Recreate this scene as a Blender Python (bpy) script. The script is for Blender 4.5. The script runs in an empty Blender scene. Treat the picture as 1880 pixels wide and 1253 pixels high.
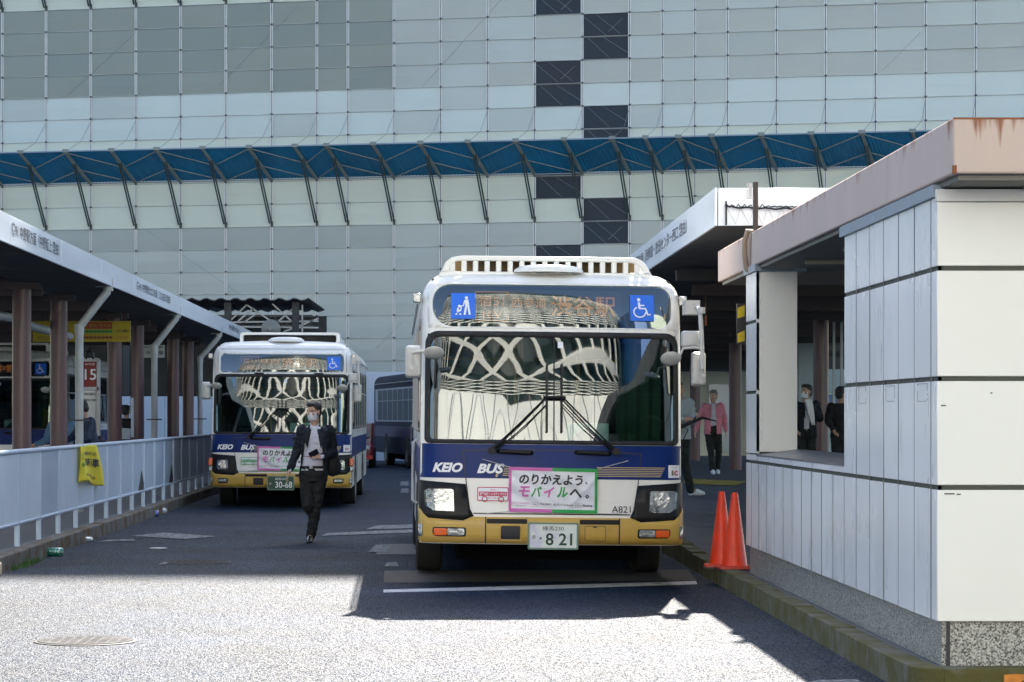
import bpy, math, random
EXPO=1.7
from mathutils import Vector, Matrix, noise
import bmesh
R=math.radians; random.seed(7)
S=bpy.context.scene; COL=S.collection
F=4440.0; VX=785.0; HY=765.0; CH=1.62
def P(px,py,Y): return Vector(((px-VX)*Y/F, Y, CH-(py-HY)*Y/F))
def G(px,py,z=0.0):
    Y=(CH-z)*F/(py-HY); return Vector(((px-VX)*Y/F,Y,z))
# ------------------------------------------------------------------ materials
MATS={}
def mat(name,col,rough=.6,metal=0,spec=.5,var=0,vs=3.0,bump=0,bs=40.0,col2=None,c2s=2.0,c2t=(.5,.65),emit=0,coat=0,ior=None,stretch=None,det=4):
    if name in MATS: return MATS[name]
    m=bpy.data.materials.new(name); m.use_nodes=True; MATS[name]=m
    nt=m.node_tree; N=nt.nodes; L=nt.links; b=N['Principled BSDF']
    b.inputs['Roughness'].default_value=rough; b.inputs['Metallic'].default_value=metal
    b.inputs['Specular IOR Level'].default_value=spec
    b.inputs['Coat Weight'].default_value=coat; b.inputs['Coat Roughness'].default_value=.08
    if ior: b.inputs['IOR'].default_value=ior
    c=(*col,1); b.inputs['Base Color'].default_value=c
    if emit:
        b.inputs['Emission Color'].default_value=c; b.inputs['Emission Strength'].default_value=emit
    need=var or bump or col2
    if need:
        tc=N.new('ShaderNodeTexCoord'); mp=N.new('ShaderNodeMapping'); L.new(tc.outputs['Object'],mp.inputs[0])
        if stretch: mp.inputs['Scale'].default_value=stretch
    out=None
    if var:
        n=N.new('ShaderNodeTexNoise'); n.inputs['Scale'].default_value=vs; n.inputs['Detail'].default_value=det; L.new(mp.outputs[0],n.inputs[0])
        r=N.new('ShaderNodeMapRange'); r.inputs[1].default_value=.25; r.inputs[2].default_value=.75; r.inputs[3].default_value=1-var; r.inputs[4].default_value=1+var
        L.new(n.outputs[0],r.inputs[0])
        mx=N.new('ShaderNodeVectorMath'); mx.operation='SCALE'; mx.inputs[0].default_value=col; L.new(r.outputs[0],mx.inputs['Scale']); out=mx.outputs[0]
        rr=N.new('ShaderNodeMapRange'); rr.inputs[1].default_value=.3; rr.inputs[2].default_value=.7; rr.inputs[3].default_value=max(0,rough*.8); rr.inputs[4].default_value=min(1,rough*1.2)
        L.new(n.outputs[0],rr.inputs[0]); L.new(rr.outputs[0],b.inputs['Roughness'])
    if col2:
        n=N.new('ShaderNodeTexNoise'); n.inputs['Scale'].default_value=c2s; n.inputs['Detail'].default_value=6; n.inputs['Roughness'].default_value=.65; L.new(mp.outputs[0],n.inputs[0])
        r=N.new('ShaderNodeMapRange'); r.inputs[1].default_value=c2t[0]; r.inputs[2].default_value=c2t[1]; L.new(n.outputs[0],r.inputs[0])
        mx=N.new('ShaderNodeMix'); mx.data_type='RGBA'; mx.inputs[6].default_value=c; mx.inputs[7].default_value=(*col2,1)
        if out: L.new(out,mx.inputs[6])
        L.new(r.outputs[0],mx.inputs[0]); out=mx.outputs[2]
    if out: L.new(out,b.inputs['Base Color'])
    if bump:
        n=N.new('ShaderNodeTexNoise'); n.inputs['Scale'].default_value=bs; n.inputs['Detail'].default_value=3; L.new(mp.outputs[0],n.inputs[0])
        bp=N.new('ShaderNodeBump'); bp.inputs['Strength'].default_value=bump; bp.inputs['Distance'].default_value=.01; L.new(n.outputs[0],bp.inputs['Height']); L.new(bp.outputs[0],b.inputs['Normal'])
    return m
def glassmat(name,tint,refl=.25,trans=.6,rough=.02,bump=.0,bs=1.5):
    """Coated, lightly tinted glazing: tinted see-through mixed with a mirror reflection that grows at grazing angles."""
    graz=.4 if name.startswith('side') else .9
    m=bpy.data.materials.new(name); m.use_nodes=True; MATS[name]=m
    nt=m.node_tree; N=nt.nodes; L=nt.links; N.remove(N['Principled BSDF']); o=N['Material Output']
    t=N.new('ShaderNodeBsdfTransparent'); t.inputs[0].default_value=(*[c*trans for c in tint],1)
    g=N.new('ShaderNodeBsdfGlossy'); g.inputs['Roughness'].default_value=rough; g.inputs[0].default_value=(.93,1,.97,1)
    lw=N.new('ShaderNodeLayerWeight'); lw.inputs[0].default_value=.15
    mr=N.new('ShaderNodeMapRange'); mr.inputs[3].default_value=refl; mr.inputs[4].default_value=graz; L.new(lw.outputs['Fresnel'],mr.inputs[0])
    mx=N.new('ShaderNodeMixShader'); L.new(mr.outputs[0],mx.inputs[0]); L.new(t.outputs[0],mx.inputs[1]); L.new(g.outputs[0],mx.inputs[2]); L.new(mx.outputs[0],o.inputs[0])
    if bump:
        tc=N.new('ShaderNodeTexCoord'); n=N.new('ShaderNodeTexNoise'); n.inputs['Scale'].default_value=bs; n.inputs['Detail'].default_value=1; L.new(tc.outputs['Object'],n.inputs[0])
        bp=N.new('ShaderNodeBump'); bp.inputs['Strength'].default_value=bump; bp.inputs['Distance'].default_value=.05; L.new(n.outputs[0],bp.inputs['Height']); L.new(bp.outputs[0],g.inputs['Normal'])
    return m
# ------------------------------------------------------------------ mesh builder
class MB:
    def __init__(s): s.v=[]; s.f=[]; s.m=[]
    def add(s,vs,fs,mi=0):
        o=len(s.v); s.v+= [tuple(v) for v in vs]; s.f+=[tuple(i+o for i in f) for f in fs]; s.m+=[mi]*len(fs); return s
    def box(s,a,b,mi=0,rot=None,about=None):
        x0,x1=sorted((a[0],b[0])); y0,y1=sorted((a[1],b[1])); z0,z1=sorted((a[2],b[2]))
        vs=[Vector(p) for p in ((x0,y0,z0),(x1,y0,z0),(x1,y1,z0),(x0,y1,z0),(x0,y0,z1),(x1,y0,z1),(x1,y1,z1),(x0,y1,z1))]
        if rot is not None:
            c=Vector(about) if about is not None else (Vector(a)+Vector(b))/2
            vs=[c+rot@(v-c) for v in vs]
        return s.add(vs,[(0,3,2,1),(4,5,6,7),(0,1,5,4),(1,2,6,5),(2,3,7,6),(3,0,4,7)],mi)
    def bar(s,p,q,w,h=None,mi=0,up=(0,0,1)):
        p=Vector(p);q=Vector(q);h=h or w; d=(q-p).normalized(); u=Vector(up)
        if abs(d.dot(u))>.98: u=Vector((1,0,0))
        a=d.cross(u).normalized()*w/2; b=d.cross(a).normalized()*h/2
        vs=[p-a-b,p+a-b,p+a+b,p-a+b,q-a-b,q+a-b,q+a+b,q-a+b]
        return s.add(vs,[(0,3,2,1),(4,5,6,7),(0,1,5,4),(1,2,6,5),(2,3,7,6),(3,0,4,7)],mi)
    def tube(s,pts,r,n=10,mi=0,caps=True):
        pts=[Vector(p) for p in pts]; rs=r if isinstance(r,(list,tuple)) else [r]*len(pts)
        rings=[]; prev=None
        for i,p in enumerate(pts):
            d=(pts[min(i+1,len(pts)-1)]-pts[max(i-1,0)]).normalized()
            if prev is None:
                u=Vector((0,0,1)) if abs(d.z)<.9 else Vector((1,0,0)); a=d.cross(u).normalized()
            else: a=(prev-d*prev.dot(d)).normalized()
            prev=a; b=d.cross(a)
            rings.append([p+(a*math.cos(t*2*math.pi/n)+b*math.sin(t*2*math.pi/n))*rs[i] for t in range(n)])
        vs=[v for g in rings for v in g]; fs=[]
        for i in range(len(rings)-1):
            for t in range(n):
                u=(t+1)%n; fs.append((i*n+t,i*n+u,(i+1)*n+u,(i+1)*n+t))
        if caps: fs.append(tuple(range(n))[::-1]); fs.append(tuple((len(rings)-1)*n+t for t in range(n)))
        return s.add(vs,fs,mi)
    def lathe(s,c,prof,n=24,mi=0,axis='z'):
        """prof: list of (r,h)"""
        c=Vector(c); rings=[]
        for r,h in prof:
            for t in range(n):
                a=2*math.pi*t/n; x=r*math.cos(a); y=r*math.sin(a)
                rings.append(c+(Vector((x,y,h)) if axis=='z' else Vector((x,h,y)) if axis=='y' else Vector((h,x,y))))
        fs=[]
        for i in range(len(prof)-1):
            for t in range(n):
                u=(t+1)%n; fs.append((i*n+t,i*n+u,(i+1)*n+u,(i+1)*n+t))
        fs.append(tuple(range(n))[::-1]); fs.append(tuple((len(prof)-1)*n+t for t in range(n)))
        return s.add(rings,fs,mi)
    def prism(s,poly,a,b,mi=0,plane='xz'):
        """extrude a 2D polygon between a and b along the remaining axis"""
        def f(p,h): return {'xz':(p[0],h,p[1]),'xy':(p[0],p[1],h),'yz':(h,p[0],p[1])}[plane]
        n=len(poly); vs=[f(p,a) for p in poly]+[f(p,b) for p in poly]
        fs=[tuple(range(n))[::-1],tuple(range(n,2*n))]+[(i,(i+1)%n,n+(i+1)%n,n+i) for i in range(n)]
        return s.add(vs,fs,mi)
    def mesh(s,name):
        me=bpy.data.meshes.new(name); me.from_pydata(s.v,[],s.f); me.validate()
        if len(me.polygons)==len(s.m): me.polygons.foreach_set('material_index',s.m)
        bm=bmesh.new(); bm.from_mesh(me); bmesh.ops.recalc_face_normals(bm,faces=bm.faces); bm.to_mesh(me); bm.free()
        return me
def smooth_mesh(me,ang=40):
    me.polygons.foreach_set('use_smooth',[True]*len(me.polygons))
    bm=bmesh.new(); bm.from_mesh(me)
    for e in bm.edges:
        if len(e.link_faces)==2 and e.calc_face_angle(0)>R(ang): e.smooth=False
    bm.to_mesh(me); bm.free()
ORIG={}
def obj(name,mb,m,parent=None,bevel=0,smooth=False,local=False,solid=0,ang=40):
    me=mb.mesh(name) if isinstance(mb,MB) else mb
    for x in (m if isinstance(m,(list,tuple)) else [m]): me.materials.append(x)
    if smooth or bevel: smooth_mesh(me,ang)
    o=bpy.data.objects.new(name,me); COL.objects.link(o)
    if parent is not None:
        o.parent=parent
        if not local:
            c=ORIG.get(parent.name,Vector((0,0,0))); me.transform(Matrix.Translation(-c)); ORIG[o.name]=c
    if solid:
        md=o.modifiers.new('thick','SOLIDIFY'); md.thickness=solid; md.offset=-1
    if bevel:
        md=o.modifiers.new('bevel','BEVEL'); md.width=bevel; md.segments=2; md.limit_method='ANGLE'; md.angle_limit=R(50); md.harden_normals=False
    return o
def tag(o,label=None,cat=None,group=None,kind=None):
    if label: o['label']=label
    if cat: o['category']=cat
    if group: o['group']=group
    if kind: o['kind']=kind
    return o
def thing(name,label,cat,loc=(0,0,0),rz=0,group=None,local=False):
    o=bpy.data.objects.new(name,None); COL.objects.link(o); o.location=loc; o.rotation_euler=(0,0,rz); o.empty_display_size=.2
    ORIG[o.name]=Vector((0,0,0)) if local else Vector(loc)
    return tag(o,label,cat,group)
def struct(name,mb,m,label=None,kind='structure',**k):
    o=obj(name,mb,m,**k); o['kind']=kind
    if label: o['label']=label
    return o
def copy_tree(o,parent=None):
    c=o.copy(); COL.objects.link(c); ORIG[c.name]=ORIG.get(o.name,Vector((0,0,0)))
    if parent is not None: c.parent=parent
    for ch in list(o.children): copy_tree(ch,c)
    return c
def text2d(body,w=None,h=None,shear=0,bold=0,cx=True,res=3,space=1.0):
    """outline of lettering as 2D mesh data, fitted to width w and height h; returns (verts, faces)"""
    cu=bpy.data.curves.new('t','FONT'); cu.body=body; cu.size=1; cu.shear=shear; cu.offset=bold; cu.resolution_u=res; cu.space_character=space
    if cx: cu.align_x='CENTER'
    o=bpy.data.objects.new('t',cu); COL.objects.link(o)
    me=o.evaluated_get(bpy.context.evaluated_depsgraph_get()).to_mesh()
    bpy.context.view_layer.update(); dg=bpy.context.evaluated_depsgraph_get(); me=o.evaluated_get(dg).to_mesh()
    vs=[(v.co.x,v.co.y) for v in me.vertices]; fs=[tuple(p.vertices) for p in me.polygons]
    bpy.data.objects.remove(o); bpy.data.curves.remove(cu)
    if not vs: return [],[]
    x0=min(v[0] for v in vs);x1=max(v[0] for v in vs);y0=min(v[1] for v in vs);y1=max(v[1] for v in vs)
    sx=(w/(x1-x0)) if w else None; sy=(h/(y1-y0)) if h else None
    sx=sx or sy; sy=sy or sx
    mx,my=(x0+x1)/2,(y0+y1)/2
    return [((x-mx)*sx,(y-my)*sy) for x,y in vs],fs
# ------------------------------------------------------------------ shared materials
WHITE=mat('bus_white_paint',(.86,.84,.78),.3,spec=.4,coat=.2,var=.05,vs=1.5)
NAVY=mat('bus_navy_paint',(.004,.026,.15),.4,spec=.15,coat=.04,var=.25,vs=2.5)
YELLOW=mat('bumper_ochre_paint',(.58,.37,.075),.4,coat=.1,var=.06,vs=3,col2=(.42,.25,.06),c2s=5,c2t=(.6,.8))
BLACKP=mat('black_plastic',(.010,.010,.011),.5,spec=.3,var=.3,vs=6)
RUBBER=mat('rubber',(.016,.016,.017),.7,var=.3,vs=12)
TYRE=mat('tyre_rubber',(.022,.021,.02),.85,var=.3,vs=8)
RIM=mat('wheel_metal',(.25,.25,.25),.5,metal=.7,var=.3,vs=8)
MIRB=mat('mirror_shell',(.58,.57,.53),.35,var=.08,vs=8)
STEEL=mat('galvanised_steel',(.42,.44,.45),.5,metal=.4,var=.15,vs=7)
DSTEEL=mat('dark_steel',(.06,.065,.07),.55,metal=.3,var=.3,vs=5)
LEDM=mat('led_orange',(.55,.18,.04),.5,emit=.12)
LEDBG=mat('led_panel',(.03,.028,.025),.6)
SIGNB=mat('sign_blue',(.02,.16,.75),.45)
SIGNW=mat('sign_white',(.85,.87,.9),.5)
INK=mat('black_ink',(.02,.02,.025),.5)
PINKI=mat('pink_ink',(.62,.13,.42),.5)
GREENI=mat('green_ink',(.01,.32,.06),.5)
REDI=mat('red_ink',(.55,.03,.10),.5)
GOLD=mat('gold_line',(.50,.40,.22),.4)
CHROME=mat('lamp_chrome',(.34,.35,.36),.12,metal=1,bump=.8,bs=25)
LENS=glassmat('lamp_lens',(1,1,1),.12,.9)
ORANGE=mat('orange_lens',(.85,.12,.01),.15,coat=1,bump=.5,bs=60)
CLEARL=mat('clear_lens',(.35,.37,.37),.12,metal=.6,bump=.8,bs=40,coat=1)
WSCR=glassmat('windscreen_glass',(.55,.85,.74),.155,.6,.012,.06,1.4)
SGL=glassmat('sign_window_glass',(.8,.9,.9),.19,.8,.015,.08,1.6)
SIDEG=glassmat('side_window_glass',(.3,.45,.45),.14,.35,.02,.15,1.5)
SEAT=mat('seat_fabric',(.05,.09,.16),.9)
CURT=mat('green_curtain',(.10,.16,.135),.8,var=.2,vs=4)
INT=mat('bus_interior',(.10,.11,.11),.7)
MIRG=mat('mirror_glass',(.8,.85,.9),.05,metal=1)
# ------------------------------------------------------------------ bus front surface
HW=1.245
def lerp_tab(t,z):
    for (a,p),(b,q) in zip(t,t[1:]):
        if z<=b: return p+(q-p)*max(0,(z-a))/(b-a)
    return t[-1][1]
YP=[(.3,.05),(.42,.02),(.5,0),(.67,0),(.75,.03),(1.02,.04),(1.36,.06),(1.9,.13),(2.43,.235),(2.6,.28),(2.75,.335),(2.88,.40),(2.95,.48),(3.0,.62)]
def hwz(z):
    if z<=2.70: return HW
    t=min(1,(z-2.70)/.30); return HW-.25*(1-math.sqrt(max(0,1-t*t)))
def yfront(x,z):
    x=abs(x); hw=hwz(z); x=min(x,hw); r=.17
    y=lerp_tab(YP,z)+.10*(x/HW)**2.2
    e=x-(hw-r)
    if e>0: y+=r-math.sqrt(max(0,r*r-e*e))
    return y
def rrect(x0,z0,x1,z1,r=.03,n=5):
    rs=r if isinstance(r,(tuple,list)) else (r,)*4; out=[]
    for (cx,cz,a0,rr) in ((x1-rs[0],z1-rs[0],0,rs[0]),(x0+rs[1],z1-rs[1],90,rs[1]),(x0+rs[2],z0+rs[2],180,rs[2]),(x1-rs[3],z0+rs[3],270,rs[3])):
        for i in range(n+1):
            a=R(a0+90*i/n); out.append((cx+rr*math.cos(a),cz+rr*math.sin(a)))
    return out
def mapped(vs,fs,off,step=.1):
    """lay flat 2D shapes onto the curved bus front, cut finely enough to follow it"""
    bm=bmesh.new(); bv=[bm.verts.new((v[0],0,v[1])) for v in vs]
    for f in fs:
        try: bm.faces.new([bv[i] for i in f])
        except ValueError: pass
    if step:
        xs=[v[0] for v in vs]; zs=[v[1] for v in vs]
        k=math.ceil(min(xs)/step)
        while k*step<max(xs):
            bmesh.ops.bisect_plane(bm,geom=bm.verts[:]+bm.edges[:]+bm.faces[:],plane_co=(k*step,0,0),plane_no=(1,0,0)); k+=1
        for c in (-1.22,-1.19,-1.16,-1.13,1.13,1.16,1.19,1.22):
            if min(xs)<c<max(xs): bmesh.ops.bisect_plane(bm,geom=bm.verts[:]+bm.edges[:]+bm.faces[:],plane_co=(c,0,0),plane_no=(1,0,0))
        k=math.ceil(min(zs)/step)
        while k*step<max(zs):
            bmesh.ops.bisect_plane(bm,geom=bm.verts[:]+bm.edges[:]+bm.faces[:],plane_co=(0,0,k*step),plane_no=(0,0,1)); k+=1
    for v in bm.verts:
        x,z=v.co.x,v.co.z; hw=hwz(z)
        x=max(-hw,min(hw,x)); y=yfront(x,z)
        v.co=(x*(1+off*.5*(abs(x)>hw-.1)),y-off,z)
    bm.normal_update()
    for f in bm.faces:
        if f.normal.y>0: f.normal_flip()
    me=bpy.data.meshes.new('p'); bm.to_mesh(me); bm.free(); return me
def fpatch(name,poly,off,m,parent,thick=0,step=.1,smooth=True):
    me=mapped(poly,[tuple(range(len(poly)))],off,step)
    me.materials.append(m); me.name=name
    if smooth: smooth_mesh(me,50)
    o=bpy.data.objects.new(name,me); COL.objects.link(o); o.parent=parent
    if thick:
        md=o.modifiers.new('thick','SOLIDIFY'); md.thickness=thick; md.offset=-1
    return o
def fring(name,outer,inner,off,m,parent,thick=.02):
    n=len(outer); vs=list(outer)+list(inner); fs=[(i,(i+1)%n,n+(i+1)%n,n+i) for i in range(n)]
    me=mapped(vs,fs,off,.1); me.materials.append(m); me.name=name; smooth_mesh(me,50)
    o=bpy.data.objects.new(name,me); COL.objects.link(o); o.parent=parent
    md=o.modifiers.new('thick','SOLIDIFY'); md.thickness=thick; md.offset=-1
    return o
def ftext(name,body,cx,cz,w,h,off,m,parent,shear=0,bold=0,space=1.0,rot=0):
    vs,fs=text2d(body,w,h,shear,bold,space=space); c,s=math.cos(rot),math.sin(rot)
    vs=[(cx+x*c-z*s,cz+x*s+z*c) for x,z in vs]
    me=mapped(vs,fs,off,0); me.materials.append(m); me.name=name
    o=bpy.data.objects.new(name,me); COL.objects.link(o); o.parent=parent; return o
def flat_text(name,body,cx,y,cz,w,h,m,parent,shear=0,bold=0,space=1,rot=0,local=True):
    vs,fs=text2d(body,w,h,shear,bold,space=space); c,s=math.cos(rot),math.sin(rot)
    mb=MB(); mb.add([(cx+x*c-z*s,y,cz+x*s+z*c) for x,z in vs],fs)
    return obj(name,mb,m,parent,local=local)
def disc_poly(cx,cz,r,n=20,a0=0,a1=360):
    return [(cx+r*math.cos(R(a0+(a1-a0)*i/n)),cz+r*math.sin(R(a0+(a1-a0)*i/n))) for i in range(n+(a1-a0<360))]
def stroke(pts,w):
    """a band of width w following 2D points -> (verts,faces)"""
    L=[];Rr=[]
    for i,p in enumerate(pts):
        a=pts[max(i-1,0)]; b=pts[min(i+1,len(pts)-1)]; dx,dz=b[0]-a[0],b[1]-a[1]; l=math.hypot(dx,dz) or 1
        nx,nz=-dz/l*w/2,dx/l*w/2; L.append((p[0]+nx,p[1]+nz)); Rr.append((p[0]-nx,p[1]-nz))
    n=len(pts); return L+Rr,[(i,i+1,n+i+1,n+i) for i in range(n-1)]
def icon(kind,cx,cz,s):
    """wheelchair / pram pictogram as 2D mesh, s = half height"""
    V=[];Fc=[]
    def put(vs,fs):
        o=len(V); V.extend((cx+x*s,cz+z*s) for x,z in vs); Fc.extend(tuple(i+o for i in f) for f in fs)
    def poly(p): put(p,[tuple(range(len(p)))])
    if kind=='chair':
        poly(disc_poly(-.28,.72,.15))
        put(*stroke([(-.27,.5),(-.22,-.05)],.2)); put(*stroke([(-.25,.22),(.22,.22)],.11))
        put(*stroke([(-.26,-.05),(.30,-.05),(.52,-.62),(.74,-.55)],.14))
        put(*stroke([(-.2+.52*math.cos(R(a)),-.35+.46*math.sin(R(a))) for a in range(120,372,12)],.12))
    else:
        poly(disc_poly(.28,.72,.13))
        put(*stroke([(.26,.56),(.36,.1)],.34)); put(*stroke([(.28,.1),(.12,-.78)],.17)); put(*stroke([(.42,.1),(.56,-.78)],.17))
        put(*stroke([(.14,.5),(.02,.02),(-.16,.0)],.11)); put(*stroke([(-.16,.02),(-.22,-.42),(-.55,-.55)],.1))
        poly(disc_poly(-.33,-.02,.12)); put(*stroke([(-.42,-.16),(-.50,-.38),(-.28,-.42)],.17))
        poly(disc_poly(-.25,-.72,.08)); poly(disc_poly(-.58,-.72,.08))
    return V,Fc
def make_bus(label,loc,rz=0,roll=0,model='A',L=10.6,plate=('練馬230','あ','8 21',False),detail=True,dest=('宿51','西参道','渋谷駅'),group=None,fleet='A821',pram=True):
    b=thing('city_bus',label,'bus',loc,rz,group,local=True); b.rotation_euler=(0,R(roll),rz)
    # ---- body shell
    zs=sorted(set([.41,.45,.5,.58,.67,.75,.85,.95,1.02,1.1,1.2,1.3,1.375]+[1.5,1.7,1.9,2.1,2.3,2.40,2.46,2.52,2.58,2.64,2.70,2.75,2.80,2.84,2.88,2.91,2.94,2.96,2.98,2.99,3.0]))
    xs=[-1.245,-1.242,-1.235,-1.222,-1.205,-1.185,-1.15,-1.1,-1.05,-.9,-.7,-.5,-.3,-.1]; xs=xs+[-x for x in xs[::-1]]
    mb=MB(); idx={}
    def V(k,p):
        if k not in idx: idx[k]=len(mb.v); mb.v.append(tuple(p))
        return idx[k]
    def q(a,c,d,e,mi=0): mb.f.append((a,c,d,e)); mb.m.append(mi)
    for i,z in enumerate(zs):
        for j,x in enumerate(xs):
            xx=x*hwz(z)/HW; V(('f',i,j),(xx,yfront(xx,z),z))
    nz,nx=len(zs),len(xs)
    for i in range(nz-1):
        for j in range(nx-1):
            zc=(zs[i]+zs[i+1])/2; xc=(xs[j]+xs[j+1])/2
            if 1.375<zc<2.40 and abs(xc)<1.185: continue
            if 2.46<zc<2.88 and abs(xc)<1.14: continue
            q(idx[('f',i,j)],idx[('f',i,j+1)],idx[('f',i+1,j+1)],idx[('f',i+1,j)])
    yb=[.75,2.5,5,7.5,L]
    for side,j in ((-1,0),(1,nx-1)):
        for i,z in enumerate(zs):
            for k,y in enumerate(yb): V(('s',side,i,k),(side*hwz(z),y,z))
        for i in range(nz-1):
            mi=1 if .98<(zs[i]+zs[i+1])/2<1.32 else 0
            q(idx[('f',i,j)],idx[('f',i+1,j)],idx[('s',side,i+1,0)],idx[('s',side,i,0)],mi)
            for k in range(len(yb)-1): q(idx[('s',side,i,k)],idx[('s',side,i+1,k)],idx[('s',side,i+1,k+1)],idx[('s',side,i,k+1)],mi)
    top=nz-1
    for j in range(nx-1):
        for k in range(len(yb)):
            pa=('f',top,j) if k==0 else ('r',j,k-1); pc=('f',top,j+1) if k==0 else ('r',j+1,k-1)
            for jj in (j,j+1):
                key=('r',jj,k)
                if jj==0: idx[key]=idx[('s',-1,top,k)]
                elif jj==nx-1: idx[key]=idx[('s',1,top,k)]
                else: V(key,(xs[jj]*hwz(3.0)/HW,yb[k],3.0+.03*(1-(xs[jj]/HW)**2)))
            q(idx[pa],idx[pc],idx[('r',j+1,k)],idx[('r',j,k)])
    k=len(yb)-1
    for i in range(nz-1): q(idx[('s',-1,i,k)],idx[('s',1,i,k)],idx[('s',1,i+1,k)],idx[('s',-1,i+1,k)])
    obj('body',mb,[WHITE,NAVY],b,local=True,smooth=True,ang=35)
    # underbody
    mb=MB(); mb.box((-1.15,.30,.40),(1.15,L-.3,.55)); mb.box((-.85,1.2,.2),(.85,L-1,.4))
    obj('chassis',mb,mat('underbody_black',(.006,.006,.006),.95,spec=.05),b,local=True)
    # ---- front zones
    n0=.004
    fpatch('front_stripe',rrect(-1.245,1.03,1.245,1.352,.004),n0,NAVY,b)
    # bumper
    bl=[(-1.245,.76),(-1.24,.44),(-1.22,.418),(1.22,.418),(1.24,.44),(1.245,.76),(1.2,.69),(1.15,.65),(.85,.625),(.75,.668),(-.75,.668),(-.85,.625),(-1.15,.65),(-1.2,.69)]
    bump=fpatch('bumper',bl,.03,YELLOW,b,thick=.03)
    for x in (-.625,.636): fpatch('panel_gap',rrect(x-.006,.42,x+.006,.668,.001,1),.034,INK,bump)
    fpatch('slot',rrect(-.615,.607,-.235,.652,.008),.036,BLACKP,bump); fpatch('slot',rrect(.26,.607,.64,.652,.008),.036,BLACKP,bump)
    fpatch('tow_opening',rrect(-.482,.457,-.299,.586,.015),.036,INK,bump)
    fring('tow_opening_rim',rrect(-.495,.444,-.286,.599,.02),rrect(-.482,.457,-.299,.586,.015),.038,YELLOW,bump,.012)
    fring('tow_flap',rrect(.308,.45,.508,.592,.018),rrect(.312,.454,.504,.588,.016),.034,INK,bump,.002)
    fpatch('flap_catch',rrect(.385,.578,.425,.588,.003),.038,INK,bump)
    # headlight clusters
    for sx in (-1,1):
        hp=[(-1.25,1.005),(-.816,.974),(-.777,.743),(-.744,.677),(-.843,.632),(-1.17,.655),(-1.236,.73),(-1.25,.861)]
        hp=[(x*-sx if sx>0 else x,z) for x,z in hp]
        if sx>0: hp=[(-x,z) for x,z in [(-1.25,1.005),(-.816,.974),(-.777,.743),(-.744,.677),(-.843,.632),(-1.17,.655),(-1.236,.73),(-1.25,.861)]]
        h=fpatch('headlight',hp,.022,BLACKP,b,thick=.02)
        if model=='A': lp=[(-1.176,.905),(-1.15,.925),(-.945,.925),(-.928,.91),(-.922,.717),(-1.12,.722),(-1.16,.76)]
        else: lp=rrect(-1.13,.73,-.93,.90,.03)
        lp=[(x*(-sx),z) for x,z in lp]; lp=lp if sx<0 else lp[::-1]
        fpatch('reflector',lp,.028,CHROME,h)
        c=(-1.045*-sx,.845) if model=='A' else (-1.03*-sx,.82)
        mb=MB(); mb.lathe((c[0],yfront(c[0],c[1])-.045,c[1]),[(.072,.0),(.075,.01),(.068,.012),(.055,.02),(.03,.028)],20,axis='y')
        obj('projector_lamp',mb,CHROME,h,local=True,smooth=True)
        me=mapped(*[(lambda p:(p,[tuple(range(len(p)))]))(lp)][0],.055,.1); me.materials.append(LENS); o=bpy.data.objects.new('lens',me); COL.objects.link(o); o.parent=h
        # turn / fog lamps
        tl=rrect(*( (-1.124,.48,-.81,.566) if sx<0 else (.81,.48,1.124,.566)),(.02,.02,.02,.04) if sx>0 else (.02,.02,.04,.02))
        if model=='A':
            t=fpatch('fog_lamp',tl,.040,BLACKP,b,thick=.01)
            a=(-1.112,.49,-.99,.556) if sx<0 else (.985,.49,1.112,.556)
            c2=(-.984,.49,-.825,.556) if sx<0 else (.825,.49,.979,.556)
            fpatch('turn_lens',rrect(*a,.01),.045,ORANGE,t); fpatch('clear_lens',rrect(*c2,.012),.045,CLEARL,t)
        else:
            a=(-1.11,.50,-.93,.575) if sx<0 else (.93,.50,1.11,.575)
            t=fpatch('fog_lamp',rrect(*a,.012),.040,BLACKP,b,thick=.01)
            fpatch('clear_lens',rrect(a[0]+.018,a[1]+.015,a[2]-.018,a[3]-.015,.008),.045,CLEARL,t)
            mb=MB(); mb.box((sx*1.215,.12,.80),(sx*1.285,.28,.93)); t=obj('turn_lamp',mb,ORANGE,b,local=True,bevel=.012)
            mb=MB(); mb.box((sx*1.215,.13,.70),(sx*1.28,.27,.795)); obj('clear_lens',mb,CLEARL,t,local=True,bevel=.012)
        sm=(-1.235,.475,-1.2,.59) if sx<0 else (1.2,.475,1.235,.59)
        fpatch('side_marker',rrect(*sm,.012),.042,CLEARL,b,thick=.01)
    # bonnet gaps
    for pts in ([(-.845,1.29),(-.81,.99),(-.775,.74),(-.74,.67)],[(.845,1.27),(.815,.99),(.775,.74),(.74,.67)],[(-.845,1.29),(-.5,1.30),(0,1.302),(.5,1.295),(.845,1.27)],[(-.74,.70),(.74,.70)]):
        v,f=stroke(pts,.009); me=mapped(v,f,.010,.1); me.materials.append(INK); o=bpy.data.objects.new('panel_gap',me); COL.objects.link(o); o.parent=b
    # windscreen
    o_=rrect(-1.205,1.355,1.205,2.425,(.12,.12,.05,.05),8); i_=rrect(-1.165,1.395,1.165,2.372,(.10,.10,.04,.04),8)
    fring('windscreen_gasket',o_,i_,.006,RUBBER,b,.05)
    ws=fpatch('windscreen',rrect(-1.18,1.38,1.18,2.39,(.10,.10,.04,.04),8),-.004,WSCR,b,step=.07)
    fpatch('centre_seal',rrect(.008,1.39,.02,2.38,.002,1),.002,RUBBER,ws)
    fpatch('inspection_sticker',rrect(.05,2.27,.10,2.33,.004,1),-.001,SIGNW,ws)
    # sign window
    if model=='A': s0=(-1.145,2.468,1.15,2.885,(.14,.17,.20,.15))
    else: s0=(-1.10,2.455,1.10,2.80,(.10,.10,.06,.06))
    so=rrect(*s0,n=8) if False else rrect(s0[0],s0[1],s0[2],s0[3],s0[4],8)
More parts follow.
